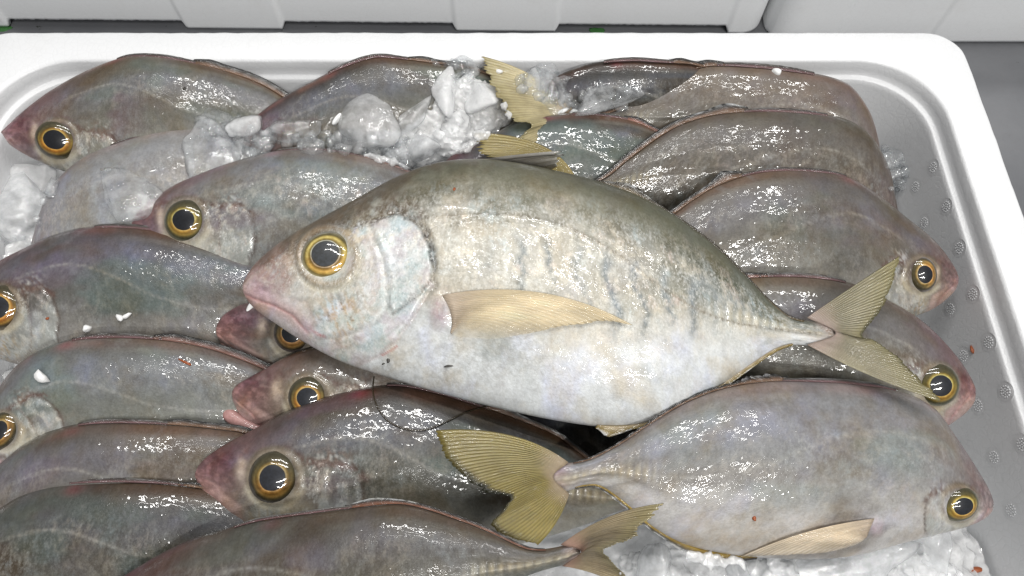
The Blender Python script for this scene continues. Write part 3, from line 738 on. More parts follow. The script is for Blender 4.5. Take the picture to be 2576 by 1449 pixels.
def make_eye(fs, eye, iris):
    R = eye[2]; ell = eye[3] if len(eye) > 3 else 1.0; ang = math.radians(eye[4]) if len(eye) > 4 else 0
    P, N = surf(fs, eye[0], eye[1])
    ks = np.argsort(np.hypot(fs['px'][:, 0] - eye[0], fs['px'][:, 1] - eye[1]))[:900]
    N = fs['N'][ks].mean(0) + 0.6 * fs['n']; N /= np.linalg.norm(N)
    v = CAM - P; v /= np.linalg.norm(v); N = N + 0.35 * v; N /= np.linalg.norm(N)
    Rw = R * np.linalg.norm(P - CAM) / F
    t1 = np.cross(N, [0, 1, 0]); t1 /= np.linalg.norm(t1); t2 = np.cross(N, t1)
    st = IRIS[iris]; rs = [q[0] for q in st]; cs = np.array([q[1] for q in st])
    def dome(r0, r1, lift, nr, nsg, wob=0):
        rr = np.linspace(r0, r1, nr)[:, None]; th = np.linspace(0, 2 * np.pi, nsg, endpoint=False)[None]
        rw = rr * (1 + wob * np.sin(th * 3 + fs['seed']) + wob * .6 * np.sin(5 * th + 2))
        x = rw * np.cos(th); y = rw * np.sin(th) * ell
        x, y = x * math.cos(ang) - y * math.sin(ang), x * math.sin(ang) + y * math.cos(ang)
        z = 0.62 * (np.sqrt(np.clip(1 - (rw / 1.12) ** 2, 0, 1)) - .42) + lift
        V = P + Rw * (x[..., None] * t1 + y[..., None] * t2 + z[..., None] * N)
        return V.reshape(-1, 3), rr * np.ones_like(th), th * np.ones_like(rr)
    off = 0.09
    V, rr, th = dome(.40, 1.04, off, 26, 64)
    C = np.stack([np.interp(rr.ravel() + .03 * (fbm(th.ravel() * 2, rr.ravel() * 4, 5) - .47), rs, cs[:, k]) for k in range(3)], -1)
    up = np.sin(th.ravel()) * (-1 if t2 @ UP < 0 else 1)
    er = np.random.RandomState(fs['seed'] + 500); C = C * (.50 + .42 * er.rand()) * np.array([1.0, .90 + .2 * er.rand(), .8 + .5 * er.rand()]) if iris != 'main' else C
    C = C * (0.55 + 0.95 * fbm(np.cos(th.ravel()) * 2.2 + 9, np.sin(th.ravel()) * 2.2 + rr.ravel() * 3, fs['seed']))[:, None]
    C = C * np.array([.92, 1.0, 1.12]); C = mixc(C, C * np.array([1.4, .88, .5]), .55 * sstep(.2, -.7, np.sin(th.ravel()) * (-1 if t2 @ UP < 0 else 1)) * sstep(.9, .7, rr.ravel()))
    C = mixc(C, np.array([.055, .05, .028]) * np.ones_like(C), (.55 if iris == 'main' else .85) * sstep(-.15, .75, up + .5 * (fbm(np.cos(th.ravel()) * 3 + 5, np.sin(th.ravel()) * 3, fs['seed'] + 3) - .47)) * sstep(.57 if iris != 'main' else .74, .72 if iris != 'main' else .86, rr.ravel()))  # olive upper iris, with shade under the socket brow painted into the colour
    e = mesh("eye", V, grid_faces(26, 64, True)[:, ::-1], M_EYE, fs['root'], color=np.clip(C, .004, .95))
    V, rr, th = dome(.001, .51, off + .012, 12, 48, .018)
    pc = (.055, .06, .066) if iris == 'main' else tuple(np.array((.010, .011, .014)) * (1 + 1.4 * er.rand()))
    C = np.ones((len(V), 3)) * np.array(pc)
    p = mesh("pupil", V, grid_faces(12, 48, True)[:, ::-1], M_EYE, e, color=C)

def tipline(tips, k): return cr(tips, k)

def fan(fs, name, root, tips, rays=46, nr=22, bend0=(0, 0), bend1=(0, 0), z=None, on_body=False, lift=0.0015, colors=None, jag=.05, edge=None, curl=0.0, edge_w=.06, parent=None, thick=.00025, fold=.00035, jag_rays=2, clear=.30):
    """a fin: a fan of rays from a root line to a ragged line of tips. colors: root, middle, tip."""
    k = rays * 3 + 1
    tt = np.linspace(0, 1, k)
    r0 = cr(root, k) if len(root) > 2 else np.array(root[0])[None] * (1 - tt[:, None]) + np.array(root[1])[None] * tt[:, None]
    tp = tipline(tips, k)
    rs = np.random.RandomState(fs['seed'] * 31 + len(name))
    jr = rs.rand(k) * jag; jr = jr * .6 + np.repeat(rs.rand(k // (3 * jag_rays) + 2), 3 * jag_rays)[:k] * jag
    v = np.linspace(0, 1, nr)
    bd = np.array(bend0)[None] * (1 - tt[:, None]) + np.array(bend1)[None] * tt[:, None]
    e = (1 - jr)[:, None]
    vv = v[None] * e
    px = r0[:, None] * (1 - vv[..., None]) + tp[:, None] * vv[..., None] + bd[:, None] * (4 * vv * (1 - vv))[..., None]
    fl = np.sin(tt * rays * np.pi * 2)[:, None] * fold * np.minimum(1, v * 3)[None]
    if on_body:
        P = np.zeros(px.shape)
        base = px.reshape(-1, 2)
        Pp = np.array([surf(fs, *q)[0] for q in base[::1]]).reshape(px.shape[:2] + (3,))
        toC = CAM - Pp; toC /= np.linalg.norm(toC, axis=-1, keepdims=True)
        P = at(px[..., 0], px[..., 1], Pp[..., 2]) + toC * (lift * (0.25 + np.sin(np.pi * np.clip(v, 0, .8))[None] + curl * v[None]) + fl)[..., None]
    else:
        z0, z1 = z
        zz = z0 + (z1 - z0) * v[None] + curl * np.sin(np.pi * v)[None] * np.ones(k)[:, None]
        P = at(px[..., 0], px[..., 1], zz) + fs['n'] * fl[..., None]
    c0, c1, c2 = [np.array(c) for c in colors]
    C = mixc(np.broadcast_to(c0, px.shape[:2] + (3,)), c1, sstep(0, .35, v[None] * np.ones(k)[:, None]))
    C = mixc(C, c2, sstep(.55, 1, v[None] * np.ones(k)[:, None]))
    nz = fbm(tt[:, None] * 9 + 0 * v[None], v[None] * 3 + 0 * tt[:, None], fs['seed'] + 40) - .47
    C = mixc(C, C.mean(-1, keepdims=True) * np.array([1.06, 1.0, .80]), .22) * .98 * (1 + .5 * nz)[..., None]
    if edge is not None:
        ef = sstep(1 - edge_w * 1.6, 1 - edge_w * .3, v[None] + .12 * nz) * np.interp(tt, edge[1], edge[2])[:, None]
        C = mixc(C, edge[0], ef)
    V = P.reshape(-1, 3)
    Fs = grid_faces(k, nr)
    UVs = np.stack([np.broadcast_to(tt[:, None] * rays * 0.0286, (k, nr)), np.broadcast_to(v[None] * 3, (k, nr))], -1).reshape(-1, 2)
    o = mesh(name, V, Fs, M_FIN, parent or fs['root'], color=np.clip(C.reshape(-1, 3), .008, .92), uv=UVs, attrs={'clear': (clear * (.35 + .65 * np.sin(np.pi * np.clip(tt, .02, .98)))[:, None] * sstep(0, .3, v)[None]).ravel() if not on_body else np.clip(clear * (.30 + 1.5 * tt[:, None] ** 2.2 + .35 * v[None] ** 2) * sstep(0, .15, v)[None], 0, .88).ravel()})
    md = o.modifiers.new("thickness", 'SOLIDIFY'); md.thickness = thick if not on_body else .0001; md.offset = 0
    bvh_add(V, Fs)
    return o

def strip(fs, name, side, s0, s1, h, c_in, c_out, tip=None, tip_rng=(0, 1), sweep=.5, n=120, inset=4, jag=.35, dz=0.0, spiky=14, lobe=None, zoff=0.002, taper=True):
    """a low folded fin that follows the back or belly line. h: height in photo pixels"""
    s = np.linspace(s0, s1, n)
    A = fs['Dp'] if side == 'D' else fs['Vp']; B = fs['Vp'] if side == 'D' else fs['Dp']
    a = np.stack([np.interp(s, fs['s'], A[:, k]) for k in (0, 1)], -1); b = np.stack([np.interp(s, fs['s'], B[:, k]) for k in (0, 1)], -1)
    tg = np.gradient(a, axis=0); tg /= np.linalg.norm(tg, axis=1)[:, None]
    nn = np.stack([tg[:, 1], -tg[:, 0]], -1); sg = np.sign(((a - b) * nn).sum(1).mean()); nn = nn * sg
    t = np.linspace(0, 1, n)
    hh = h * (np.sin(np.pi * np.clip(t * .96 + .04, 0, 1)) ** .5 if taper else np.ones(n))
    if lobe: hh = hh + lobe[1] * np.exp(-((t - lobe[0]) / lobe[2]) ** 2)
    rs = np.random.RandomState(fs['seed'] * 17 + int(s0 * 100))
    saw = 1 - jag * 2 * fbm(t * spiky * 3, t * 0 + 3, fs['seed'] + 4)
    nr = 7; v = np.linspace(0, 1, nr)
    px = a[:, None] - nn[:, None] * inset + nn[:, None] * ((hh * saw)[:, None] + inset)[..., None] * v[None, :, None] + tg[:, None] * (hh[:, None] * sweep * v[None] ** 1.3)[..., None]
    zz = np.interp(s, fs['s'], fs['zm']) + fs['dz'] * (.5 if side == 'D' else -.5) * np.interp(s, fs['s'], fs['sp']) + zoff
    z = zz[:, None] + dz * v[None]
    P = at(px[..., 0], px[..., 1], z) + fs['n'] * (.0004 * (fbm(t * spiky, t * 0, fs['seed'] + 5) - .47))[:, None, None]
    C = mixc(np.broadcast_to(np.array(c_in), (n, nr, 3)), c_out, np.broadcast_to(sstep(.15, .75, v)[None], (n, nr)))
    C = C * (1 + .5 * (fbm(t[:, None] * spiky * .5 + 0 * v[None], v[None] * 2 + 0 * t[:, None], fs['seed'] + 60) - .47))[..., None]
    if tip is not None:
        f = sstep(.72, .98, v)[None] * (sstep(tip_rng[0] - .03, tip_rng[0] + .03, t) * (1 - sstep(tip_rng[1] - .03, tip_rng[1] + .03, t)))[:, None]
        C = mixc(C, tip, f * sstep(.30, .55, fbm(t * spiky * 1.7, t * 0, fs['seed'] + 7))[:, None])
    UVs = np.stack([np.broadcast_to(t[:, None] * spiky / 110, (n, nr)), np.broadcast_to(v[None], (n, nr))], -1).reshape(-1, 2)
    o = mesh(name, P.reshape(-1, 3), grid_faces(n, nr), M_FIN, fs['root'], color=np.clip(C.reshape(-1, 3), .006, .92), uv=UVs)
    md = o.modifiers.new("thickness", 'SOLIDIFY'); md.thickness = .0006; md.offset = 0
    bvh_add(P.reshape(-1, 3), grid_faces(n, nr))
    return o

BROWN = (.17, .095, .055); BLACK = (.016, .015, .014); WHITE = (.68, .70, .72); OLIVE = (.20, .155, .035); YEL = (.40, .325, .13); GREYF = (.24, .24, .24); PURP = (.16, .085, .09)

def dorsal(fs, a=.30, b=.58, c=.97, h1=9, h2=16, lobe=22, white=True, brown=BROWN):
    strip(fs, "dorsal_fin", 'D', a, b, h1, PURP, (.05, .04, .036), tip=GREYF, spiky=7, jag=.10)
    strip(fs, "rear_dorsal_fin", 'D', b - .02, c, h2, brown, BLACK, tip=WHITE if white else None, tip_rng=(.02, .28), lobe=(.10, lobe, .09), spiky=16, jag=.06)

# ---- far row
f2 = make_fish("brown grey fish in the far left corner, snout touching the left picture edge",
  [(3, 333), (60, 281), (130, 228), (220, 178), (300, 147), (345, 140), (420, 144), (520, 163), (600, 186), (660, 210), (712, 240), (800, 300), (860, 340)],
  [(3, 333), (30, 368), (95, 405), (165, 432), (260, 462), (400, 475), (560, 445), (700, 400), (800, 375), (860, 360)],
    .124, .104, .05, .020, eye=(146, 352, 41, .92), tone=.92, purple=.95, warm=.2, wet=.6, iris='orange')
dorsal(f2, .36, .58, .93, 6, 14, 6, False)
f4 = make_fish("lavender grey fish at the far wall, head buried in ice beside the pile",
  [(560, 390), (600, 330), (640, 294), (700, 251), (780, 207), (860, 167), (940, 142), (1010, 145), (1100, 156), (1180, 167), (1260, 200), (1330, 250), (1380, 300)],
  [(560, 390), (620, 430), (720, 460), (850, 470), (1000, 450), (1150, 410), (1280, 350), (1380, 320)],
  .113, .109, .068, .020, tone=.98, purple=.7, wet=.65)
dorsal(f4, .36, .60, .93, 6, 6, 6, False)
f18 = make_fish("blue grey fish at the far wall, half covered by ice lumps",
  [(1330, 270), (1370, 213), (1430, 178), (1500, 157), (1580, 150), (1660, 153), (1750, 160), (1850, 190), (1950, 240)],
  [(1330, 270), (1400, 310), (1550, 345), (1700, 335), (1850, 290), (1950, 260)],
  .114, .112, .066, .018, tone=.6, purple=.15, wet=.75)
dorsal(f18, .34, .6, .93, 6, 6, 6, False)
f17 = make_fish("brown fish at the far right wall, uppermost of the right hand stack",
  [(2225, 470), (2216, 395), (2203, 328), (2182, 270), (2140, 216), (2080, 191), (1980, 175), (1880, 165), (1780, 163), (1700, 187), (1620, 230), (1560, 270), (1500, 285), (1420, 278)],
  [(2225, 470), (2150, 505), (2000, 515), (1850, 485), (1700, 420), (1580, 350), (1500, 312), (1420, 306)],
  .100, .117, .072, .019, tone=.62, purple=.25, warm=.5, wet=.65)
dorsal(f17, .36, .60, .95, 8, 10, 6, False)
f3 = make_fish("pale washed out fish on the left under melting ice, head hidden, no eye showing",
  [(70, 650), (85, 600), (105, 530), (130, 475), (165, 433), (215, 393), (270, 369), (340, 346), (430, 326), (540, 326), (650, 350), (760, 400), (900, 480)],
  [(70, 650), (130, 710), (230, 765), (360, 770), (500, 720), (650, 640), (780, 560), (900, 510)],
  .108, .104, .045, .020, pale=.5, purple=.35, silver=.55, wet=.75)
dorsal(f3, .36, .60, .90, 4, 5, 4, False)
f19 = make_fish("grey fish with reddish back edge, directly behind the big top fish's back",
  [(1080, 470), (1130, 396), (1190, 362), (1245, 336), (1300, 307), (1380, 291), (1450, 284), (1530, 290), (1600, 304), (1690, 346), (1800, 400), (1900, 450)],
  [(1080, 470), (1150, 530), (1300, 575), (1450, 575), (1600, 550), (1750, 510), (1900, 470)],
  .112, .106, .050, .019, tone=.9, purple=.7, wet=.75)
dorsal(f19, .46, .62, .93, 4, 7, 6, False, (.26, .11, .08))
f16 = make_fish("dark scaly fish, second of the right hand stack, head tucked out of sight",
  [(2262, 600), (2258, 540), (2248, 485), (2237, 430), (2213, 376), (2176, 327), (2110, 294), (2000, 280), (1900, 277), (1800, 285), (1720, 307), (1660, 339), (1580, 397), (1530, 438), (1480, 462), (1430, 462)],
  [(2262, 600), (2200, 640), (2080, 660), (1920, 650), (1760, 610), (1620, 540), (1500, 495), (1430, 490)],
  .105, .122, .064, .020, tone=.32, purple=.2, warm=.35, wet=.95, silver=.35)
dorsal(f16, .36, .56, .96, 6, 12, 14, True)
f5 = make_fish("silvery grey fish with a round dark eye, just behind the top fish's head",
  [(318, 567), (342, 532), (380, 506), (440, 466), (520, 431), (600, 403), (700, 379), (800, 375), (880, 385), (960, 405), (1030, 432), (1130, 490), (1230, 560), (1330, 620)],
  [(318, 567), (350, 610), (420, 665), (520, 710), (650, 740), (800, 745), (950, 735), (1100, 700), (1230, 660), (1330, 640)],
  .116, .106, .042, .021, eye=(469, 556, 46), pale=.28, silver=.5, purple=.7, wet=.7)
dorsal(f5, .38, .60, .9, 5, 8, 4, False, (.26, .15, .13))
f14 = make_fish("grey fish, third of the right hand stack, its eye just above the yellow tail fin",
  [(2404, 705), (2396, 668), (2346, 602), (2272, 541), (2200, 483), (2130, 443), (2050, 429), (1960, 426), (1880, 437), (1800, 465), (1740, 501), (1700, 530), (1600, 600), (1500, 660)],
  [(2404, 705), (2397, 735), (2350, 775), (2296, 798), (2200, 830), (2050, 850), (1900, 830), (1750, 790), (1600, 730), (1500, 690)],
  .110, .126, .060, .020, eye=(2318, 690, 37, .82, 100), tone=.88, purple=.3, warm=.25, wet=.8)
dorsal(f14, .36, .62, .95, 5, 9, 20, True)
f6 = make_fish("long grey fish highest in the left stack, red ringed eye cut by the picture edge",
  [(-115, 800), (-95, 750), (-50, 695), (0, 657), (60, 625), (130, 593), (210, 572), (300, 569), (400, 579), (500, 604), (600, 639), (660, 661), (760, 710), (860, 770)],
  [(-115, 800), (-92, 850), (-40, 888), (20, 910), (70, 925), (180, 965), (320, 975), (480, 955), (620, 905), (760, 840), (860, 800)],
  .112, .100, .044, .021, eye=(3, 774, 44), tone=.95, purple=.55, wet=.85, iris='orange')
dorsal(f6, .40, .60, .95, 7, 15, 4, False)
f15 = make_fish("brown fish whose eye is behind the top fish's lower tail tip",
  [(2442, 985), (2437, 945), (2392, 880), (2322, 809), (2240, 757), (2140, 712), (2030, 694), (1900, 694), (1800, 706), (1700, 742), (1600, 790), (1500, 840)],
  [(2442, 985), (2442, 1018), (2405, 1055), (2330, 1095), (2200, 1105), (2000, 1080), (1800, 1020), (1650, 940), (1500, 870)],
  .114, .124, .055, .020, eye=(2357, 968, 43), tone=.92, purple=.7, warm=.3, wet=.7)
dorsal(f15, .40, .60, .95, 7, 7, 5, False, (.22, .11, .09))
f8 = make_fish("pale grey fish second in the left stack, gold ringed eye cut by the picture edge",
  [(-90, 1160), (-62, 1090), (-22, 1010), (20, 946), (55, 909), (100, 881), (180, 854), (280, 846), (400, 851), (500, 867), (580, 891), (660, 923), (760, 970), (850, 1020)],
  [(-90, 1160), (-60, 1205), (0, 1235), (100, 1255), (250, 1255), (420, 1225), (580, 1165), (720, 1100), (850, 1045)],
  .114, .104, .044, .021, eye=(6, 1083, 39, .8, 65), tone=1.05, purple=.6, pale=.15, wet=.7)
dorsal(f8, .38, .58, .95, 8, 17, 6, False, (.20, .10, .08))
f20 = make_fish("pink lipped fish head poking out under the top fish's chin, eye half hidden",
  [(548, 828), (560, 796), (600, 769), (640, 757), (720, 742), (820, 742), (950, 760), (1100, 800), (1200, 840)],
  [(548, 828), (556, 860), (600, 892), (660, 923), (740, 945), (860, 965), (1000, 950), (1200, 880)],
  .110, .104, .03, .018, eye=(738, 838, 44), tone=.85, purple=.95, wet=.95)
f9 = make_fish("olive grey fish on the left, third of the left stack, no head showing",
  [(-130, 1290), (-92, 1236), (-42, 1196), (0, 1166), (60, 1118), (130, 1083), (220, 1064), (330, 1061), (450, 1066), (540, 1075), (620, 1087), (720, 1130), (830, 1190)],
  [(-130, 1290), (-100, 1345), (-20, 1395), (100, 1425), (280, 1425), (450, 1385), (600, 1325), (730, 1260), (830, 1215)],
  .114, .106, .044, .021, tone=.92, warm=.25, purple=.3, wet=.75)
dorsal(f9, .38, .60, .95, 7, 13, 5, False)
f21 = make_fish("fish head with open pink mouth between the left stack and the top fish's belly",
  [(584, 985), (600, 965), (660, 931), (720, 897), (790, 873), (880, 861), (1000, 870), (1150, 910), (1300, 970)],
  [(584, 985), (590, 1015), (612, 1050), (660, 1078), (720, 1100), (850, 1120), (1000, 1110), (1150, 1070), (1300, 1000)],
  .118, .106, .034, .020, eye=(776, 998, 46), tone=.85, purple=.9, warm=.5, wet=.8, iris='orange')
f10 = make_fish("dark greenish fish in the near left corner, lowest of the left stack",
  [(-140, 1400), (-92, 1342), (-42, 1299), (0, 1276), (60, 1241), (140, 1218), (240, 1210), (340, 1210), (430, 1215), (520, 1227), (590, 1244), (700, 1290), (820, 1350)],
  [(-140, 1400), (-110, 1470), (-20, 1540), (120, 1570), (300, 1570), (480, 1530), (640, 1470), (750, 1410), (820, 1375)],
  .116, .108, .044, .021, tone=.60, warm=.1, purple=.25, wet=.9)
dorsal(f10, .36, .64, .95, 7, 7, 4, False)
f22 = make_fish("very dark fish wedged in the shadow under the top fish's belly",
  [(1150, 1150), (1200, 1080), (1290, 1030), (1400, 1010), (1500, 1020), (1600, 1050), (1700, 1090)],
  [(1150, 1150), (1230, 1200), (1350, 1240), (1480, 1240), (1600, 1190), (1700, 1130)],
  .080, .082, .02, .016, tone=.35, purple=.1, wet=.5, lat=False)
f12 = make_fish("grey fish with big gold eye and pink snout, a yellow tail lying across it",
  [(490, 1192), (508, 1160), (560, 1121), (640, 1079), (720, 1036), (800, 1003), (900, 977), (1000, 967), (1100, 986), (1200, 1016), (1300, 1049), (1400, 1092), (1460, 1136), (1530, 1190), (1600, 1240)],
  [(490, 1192), (503, 1225), (540, 1268), (580, 1308), (615, 1333), (700, 1385), (820, 1425), (960, 1435), (1120, 1415), (1300, 1372), (1450, 1328), (1540, 1292), (1600, 1270)],
  .124, .100, .040, .023, eye=(692, 1200, 56), tone=.9, purple=.7, wet=.7, iris='gold')
dorsal(f12, .44, .66, .96, 4, 9, 16, True)
f13 = make_fish("large pale bellied fish in the near right corner, head to the right",
  [(2487, 1272), (2480, 1228), (2442, 1162), (2392, 1087), (2337, 1017), (2250, 979), (2150, 963), (2050, 957), (1930, 956), (1820, 973), (1720, 1011), (1630, 1066), (1560, 1113), (1490, 1150), (1440, 1163), (1390, 1170)],
  [(2487, 1272), (2472, 1302), (2420, 1327), (2340, 1347), (2250, 1370), (2150, 1397), (2050, 1407), (1930, 1404), (1820, 1394), (1720, 1370), (1640, 1327), (1570, 1267), (1510, 1226), (1470, 1224), (1430, 1234), (1390, 1244)],
  .118, .146, .036, .024, eye=(2412, 1268, 39, .85, 20), tone=1.12, pale=.36, purple=.18, wet=.55, silver=.3, belly=(.52, .50, .47), pect=(2204, 1326, 18, 22))
strip(f13, "dorsal_fin", 'D', .30, .52, 7, PURP, (.05, .05, .05), tip=GREYF, spiky=7, jag=.10)
strip(f13, "rear_dorsal_fin", 'D', .50, .96, 7, BROWN, BLACK, tip=(.4, .4, .42), tip_rng=(.05, .2), lobe=(.09, 20, .10), spiky=26, jag=.5, sweep=1.3)
strip(f13, "anal_fin", 'V', .52, .95, 9, (.33, .22, .03), BLACK, tip=WHITE, tip_rng=(.05, .9), lobe=(.22, 30, .14), spiky=24, jag=.22)
f11 = make_fish("dark purplish fish along the near edge, tail fin spread to the right",
  [(250, 1502), (310, 1450), (400, 1395), (480, 1357), (560, 1333), (650, 1307), (760, 1291), (870, 1276), (980, 1264), (1050, 1271), (1150, 1303), (1230, 1334), (1300, 1367), (1340, 1380), (1390, 1378), (1460, 1360)],
  [(250, 1502), (300, 1560), (450, 1640), (650, 1680), (900, 1660), (1100, 1580), (1230, 1500), (1320, 1452), (1390, 1428), (1460, 1415)],
  .126, .158, .034, .023, tone=.52, purple=.75, warm=.25, wet=.8)
strip(f11, "dorsal_fin", 'D', .30, .54, 5, PURP, (.06, .05, .045), tip=GREYF, spiky=7, jag=.10)
strip(f11, "rear_dorsal_fin", 'D', .52, .93, 7, (.20, .085, .05), BLACK, tip=WHITE, tip_rng=(.02, .35), lobe=(.12, 10, .10), spiky=20, jag=.06)
# ---- the fish on top
f1 = make_fish("large bright silver fish on top of the pile, head left, forked yellow tail",
  [(614, 728), (618, 705), (650, 658), (720, 601), (800, 555), (900, 500), (1000, 446), (1100, 411), (1200, 401), (1300, 411), (1400, 431), (1500, 456), (1600, 491), (1700, 546), (1800, 621), (1870, 690), (1930, 752), (1985, 795), (2040, 808), (2100, 812)],
  [(614, 728), (620, 752), (645, 780), (690, 812), (760, 858), (850, 906), (950, 942), (1100, 987), (1250, 1026), (1400, 1058), (1530, 1074), (1640, 1064), (1720, 1028), (1800, 982), (1890, 920), (1950, 882), (2000, 868), (2050, 872), (2100, 878)],
  .148, .150, .020, .025, eye=(825, 646, 63, .97), silver=.95, wet=.42, ns=320, nu=150, iris='main', lat_px=[(1076, 546), (1140, 543), (1200, 540), (1330, 546), (1450, 582), (1560, 645), (1660, 722), (1760, 782), (1850, 812), (1950, 828), (2060, 842)], pect=(1108, 785, 26, 42))
strip(f1, "rear_dorsal_fin", 'D', .58, .955, 5, (.15, .11, .055), (.04, .033, .022), tip=WHITE, tip_rng=(.06, .26), lobe=(.13, 17, .08), spiky=30, jag=.06)
strip(f1, "anal_fin", 'V', .60, .935, 9, (.34, .27, .16), (.20, .14, .02), tip=WHITE, tip_rng=(.02, .8), lobe=(.09, 20, .06), spiky=26, jag=.10, sweep=-.8)
fan(f1, "front_dorsal_fin", [(1195, 404), (1285, 409), (1385, 428)], [(1453, 378), (1442, 386), (1425, 392), (1415, 402), (1408, 414)], rays=7, nr=14, z=(.151, .163), colors=((.17, .16, .15), (.28, .27, .26), (.40, .40, .39)), jag=.2, bend0=(0, -4), jag_rays=1, fold=.0009)
fan(f1, "pectoral_fin", [(1112, 742), (1130, 775), (1137, 810), (1133, 838)], [(1602, 824), (1530, 812), (1430, 822), (1330, 840), (1250, 853), (1165, 848)], rays=24, nr=26, on_body=True, lift=.0022,
    colors=((.60, .48, .38), (.92, .78, .54), (.84, .71, .48)), jag=.02, bend0=(10, -46), bend1=(0, 4), clear=.60)
TAILC = ((.44, .30, .25), (.40, .335, .15), (.36, .30, .09))
fan(f1, "tail_fin", [(2030, 799), (2102, 838), (2030, 867)], [(2268, 641), (2256, 690), (2244, 732), (2216, 786), (2172, 846), (2204, 856), (2244, 884), (2290, 921), (2336, 964), (2379, 1014)], rays=44, nr=26, z=(.152, .158), bend0=(4, -5), bend1=(-6, 8),
    colors=((.44, .33, .30), (.35, .315, .20), (.33, .29, .125)), edge=((.07, .065, .02), (0, .25, .4, .6, .75, 1), (.1, .6, .9, .9, .7, .2)), jag=.05)
fan(f13, "tail_fin", [(1430, 1163), (1392, 1200), (1432, 1242)], [(1083, 1084), (1098, 1120), (1125, 1166), (1165, 1206), (1222, 1240), (1276, 1254), (1256, 1290), (1230, 1326), (1285, 1356), (1350, 1374)], rays=44, nr=26, z=(.149, .155), bend0=(20, -30), bend1=(10, 4),
    colors=((.42, .32, .22), (.33, .26, .05), (.29, .225, .03)), edge=((.02, .02, .008), (0, .2, .35, .62, .8, 1), (.1, .7, 1, 1, .6, .1)), jag=.035)
fan(f11, "tail_fin", [(1410, 1370), (1462, 1388), (1415, 1424)], [(1674, 1266), (1655, 1303), (1632, 1322), (1597, 1356), (1560, 1373), (1523, 1390), (1545, 1412), (1562, 1434), (1585, 1455), (1600, 1490)], rays=40, nr=24, z=(.161, .178), bend0=(-4, -20), bend1=(0, -10),
    colors=((.46, .27, .22), (.52, .42, .27), (.48, .41, .20)), jag=.10, edge=((.12, .1, .05), (0, .3, .5, 1), (0, .3, .6, .4)))
fan(f17, "tail_fin", [(1440, 274), (1425, 292), (1440, 306)], [(1186, 135), (1206, 178), (1232, 228), (1258, 272), (1285, 302), (1330, 318), (1300, 350), (1290, 390)], rays=36, nr=24, z=(.120, .136), bend0=(24, -16), bend1=(0, 0),
    colors=((.56, .40, .26), (.62, .54, .32), (.58, .50, .26)), jag=.07, edge=((.2, .17, .06), (0, .5, 1), (.2, .5, .5)))
fan(f16, "tail_fin", [(1450, 452), (1440, 470), (1450, 488)], [(1155, 335), (1172, 362), (1205, 388), (1260, 412), (1320, 440), (1300, 480), (1280, 520)], rays=30, nr=22, z=(.138, .140), bend0=(46, -34), bend1=(0, 0),
    colors=((.42, .32, .10), (.40, .31, .075), (.38, .30, .08)), jag=.08)
fan(f13, "pectoral_fin", [(2200, 1304), (2192, 1322), (2180, 1352)], [(1855, 1405), (1930, 1398), (2000, 1396), (2080, 1390), (2150, 1372)], rays=18, nr=22, on_body=True, lift=.0022,
    colors=((.60, .48, .38), (.86, .72, .55), (.86, .76, .64)), jag=.02, bend0=(-6, -14), bend1=(0, 2), clear=.40)

# open lower jaw of the fish with the parted lips
def lip(fs, pts, z, r, col, name):
    c = cr(pts, 26); t = np.linspace(0, 1, 26)
    P = at(c[:, 0], c[:, 1], np.interp(t, [0, 1], z)); rr = np.interp(t, [0, .12, .5, 1], r)
    tg = np.gradient(P, axis=0); tg /= np.linalg.norm(tg, axis=1)[:, None]
    s1 = np.cross(tg, [0, 0, 1.0]); s1 /= np.linalg.norm(s1, axis=1)[:, None]; s2 = np.cross(s1, tg)
    a = np.linspace(0, 2 * np.pi, 20, endpoint=False)
    V = P[:, None] + rr[:, None, None] * (np.cos(a)[None, :, None] * s1[:, None] + .6 * np.sin(a)[None, :, None] * s2[:, None])
    C = np.ones((26, 20, 3)) * np.array(col) * (.85 + .3 * fbm(t[:, None] * 8 + 0 * a, a[None] * 2 + 0 * t[:, None], 5))[..., None]
    mesh(name, V.reshape(-1, 3), grid_faces(26, 20, True), M_SKIN, fs['root'], color=C.reshape(-1, 3), uv=np.stack(np.meshgrid(np.arange(20) * .1, t * 3), -1).reshape(-1, 2), attrs={"silver": np.zeros(520), "wet": np.full(520, .8)})
lip(f21, [(566, 1026), (578, 1044), (610, 1066), (650, 1085), (700, 1100)], (.116, .112), (.0012, .0035, .0042, .004), (.36, .20, .19), "lower_jaw")
lip(f20, [(552, 846), (580, 872), (620, 898), (662, 920), (700, 935)], (.109, .106), (.0010, .0026, .0034, .003), (.42, .25, .23), "lower_jaw")

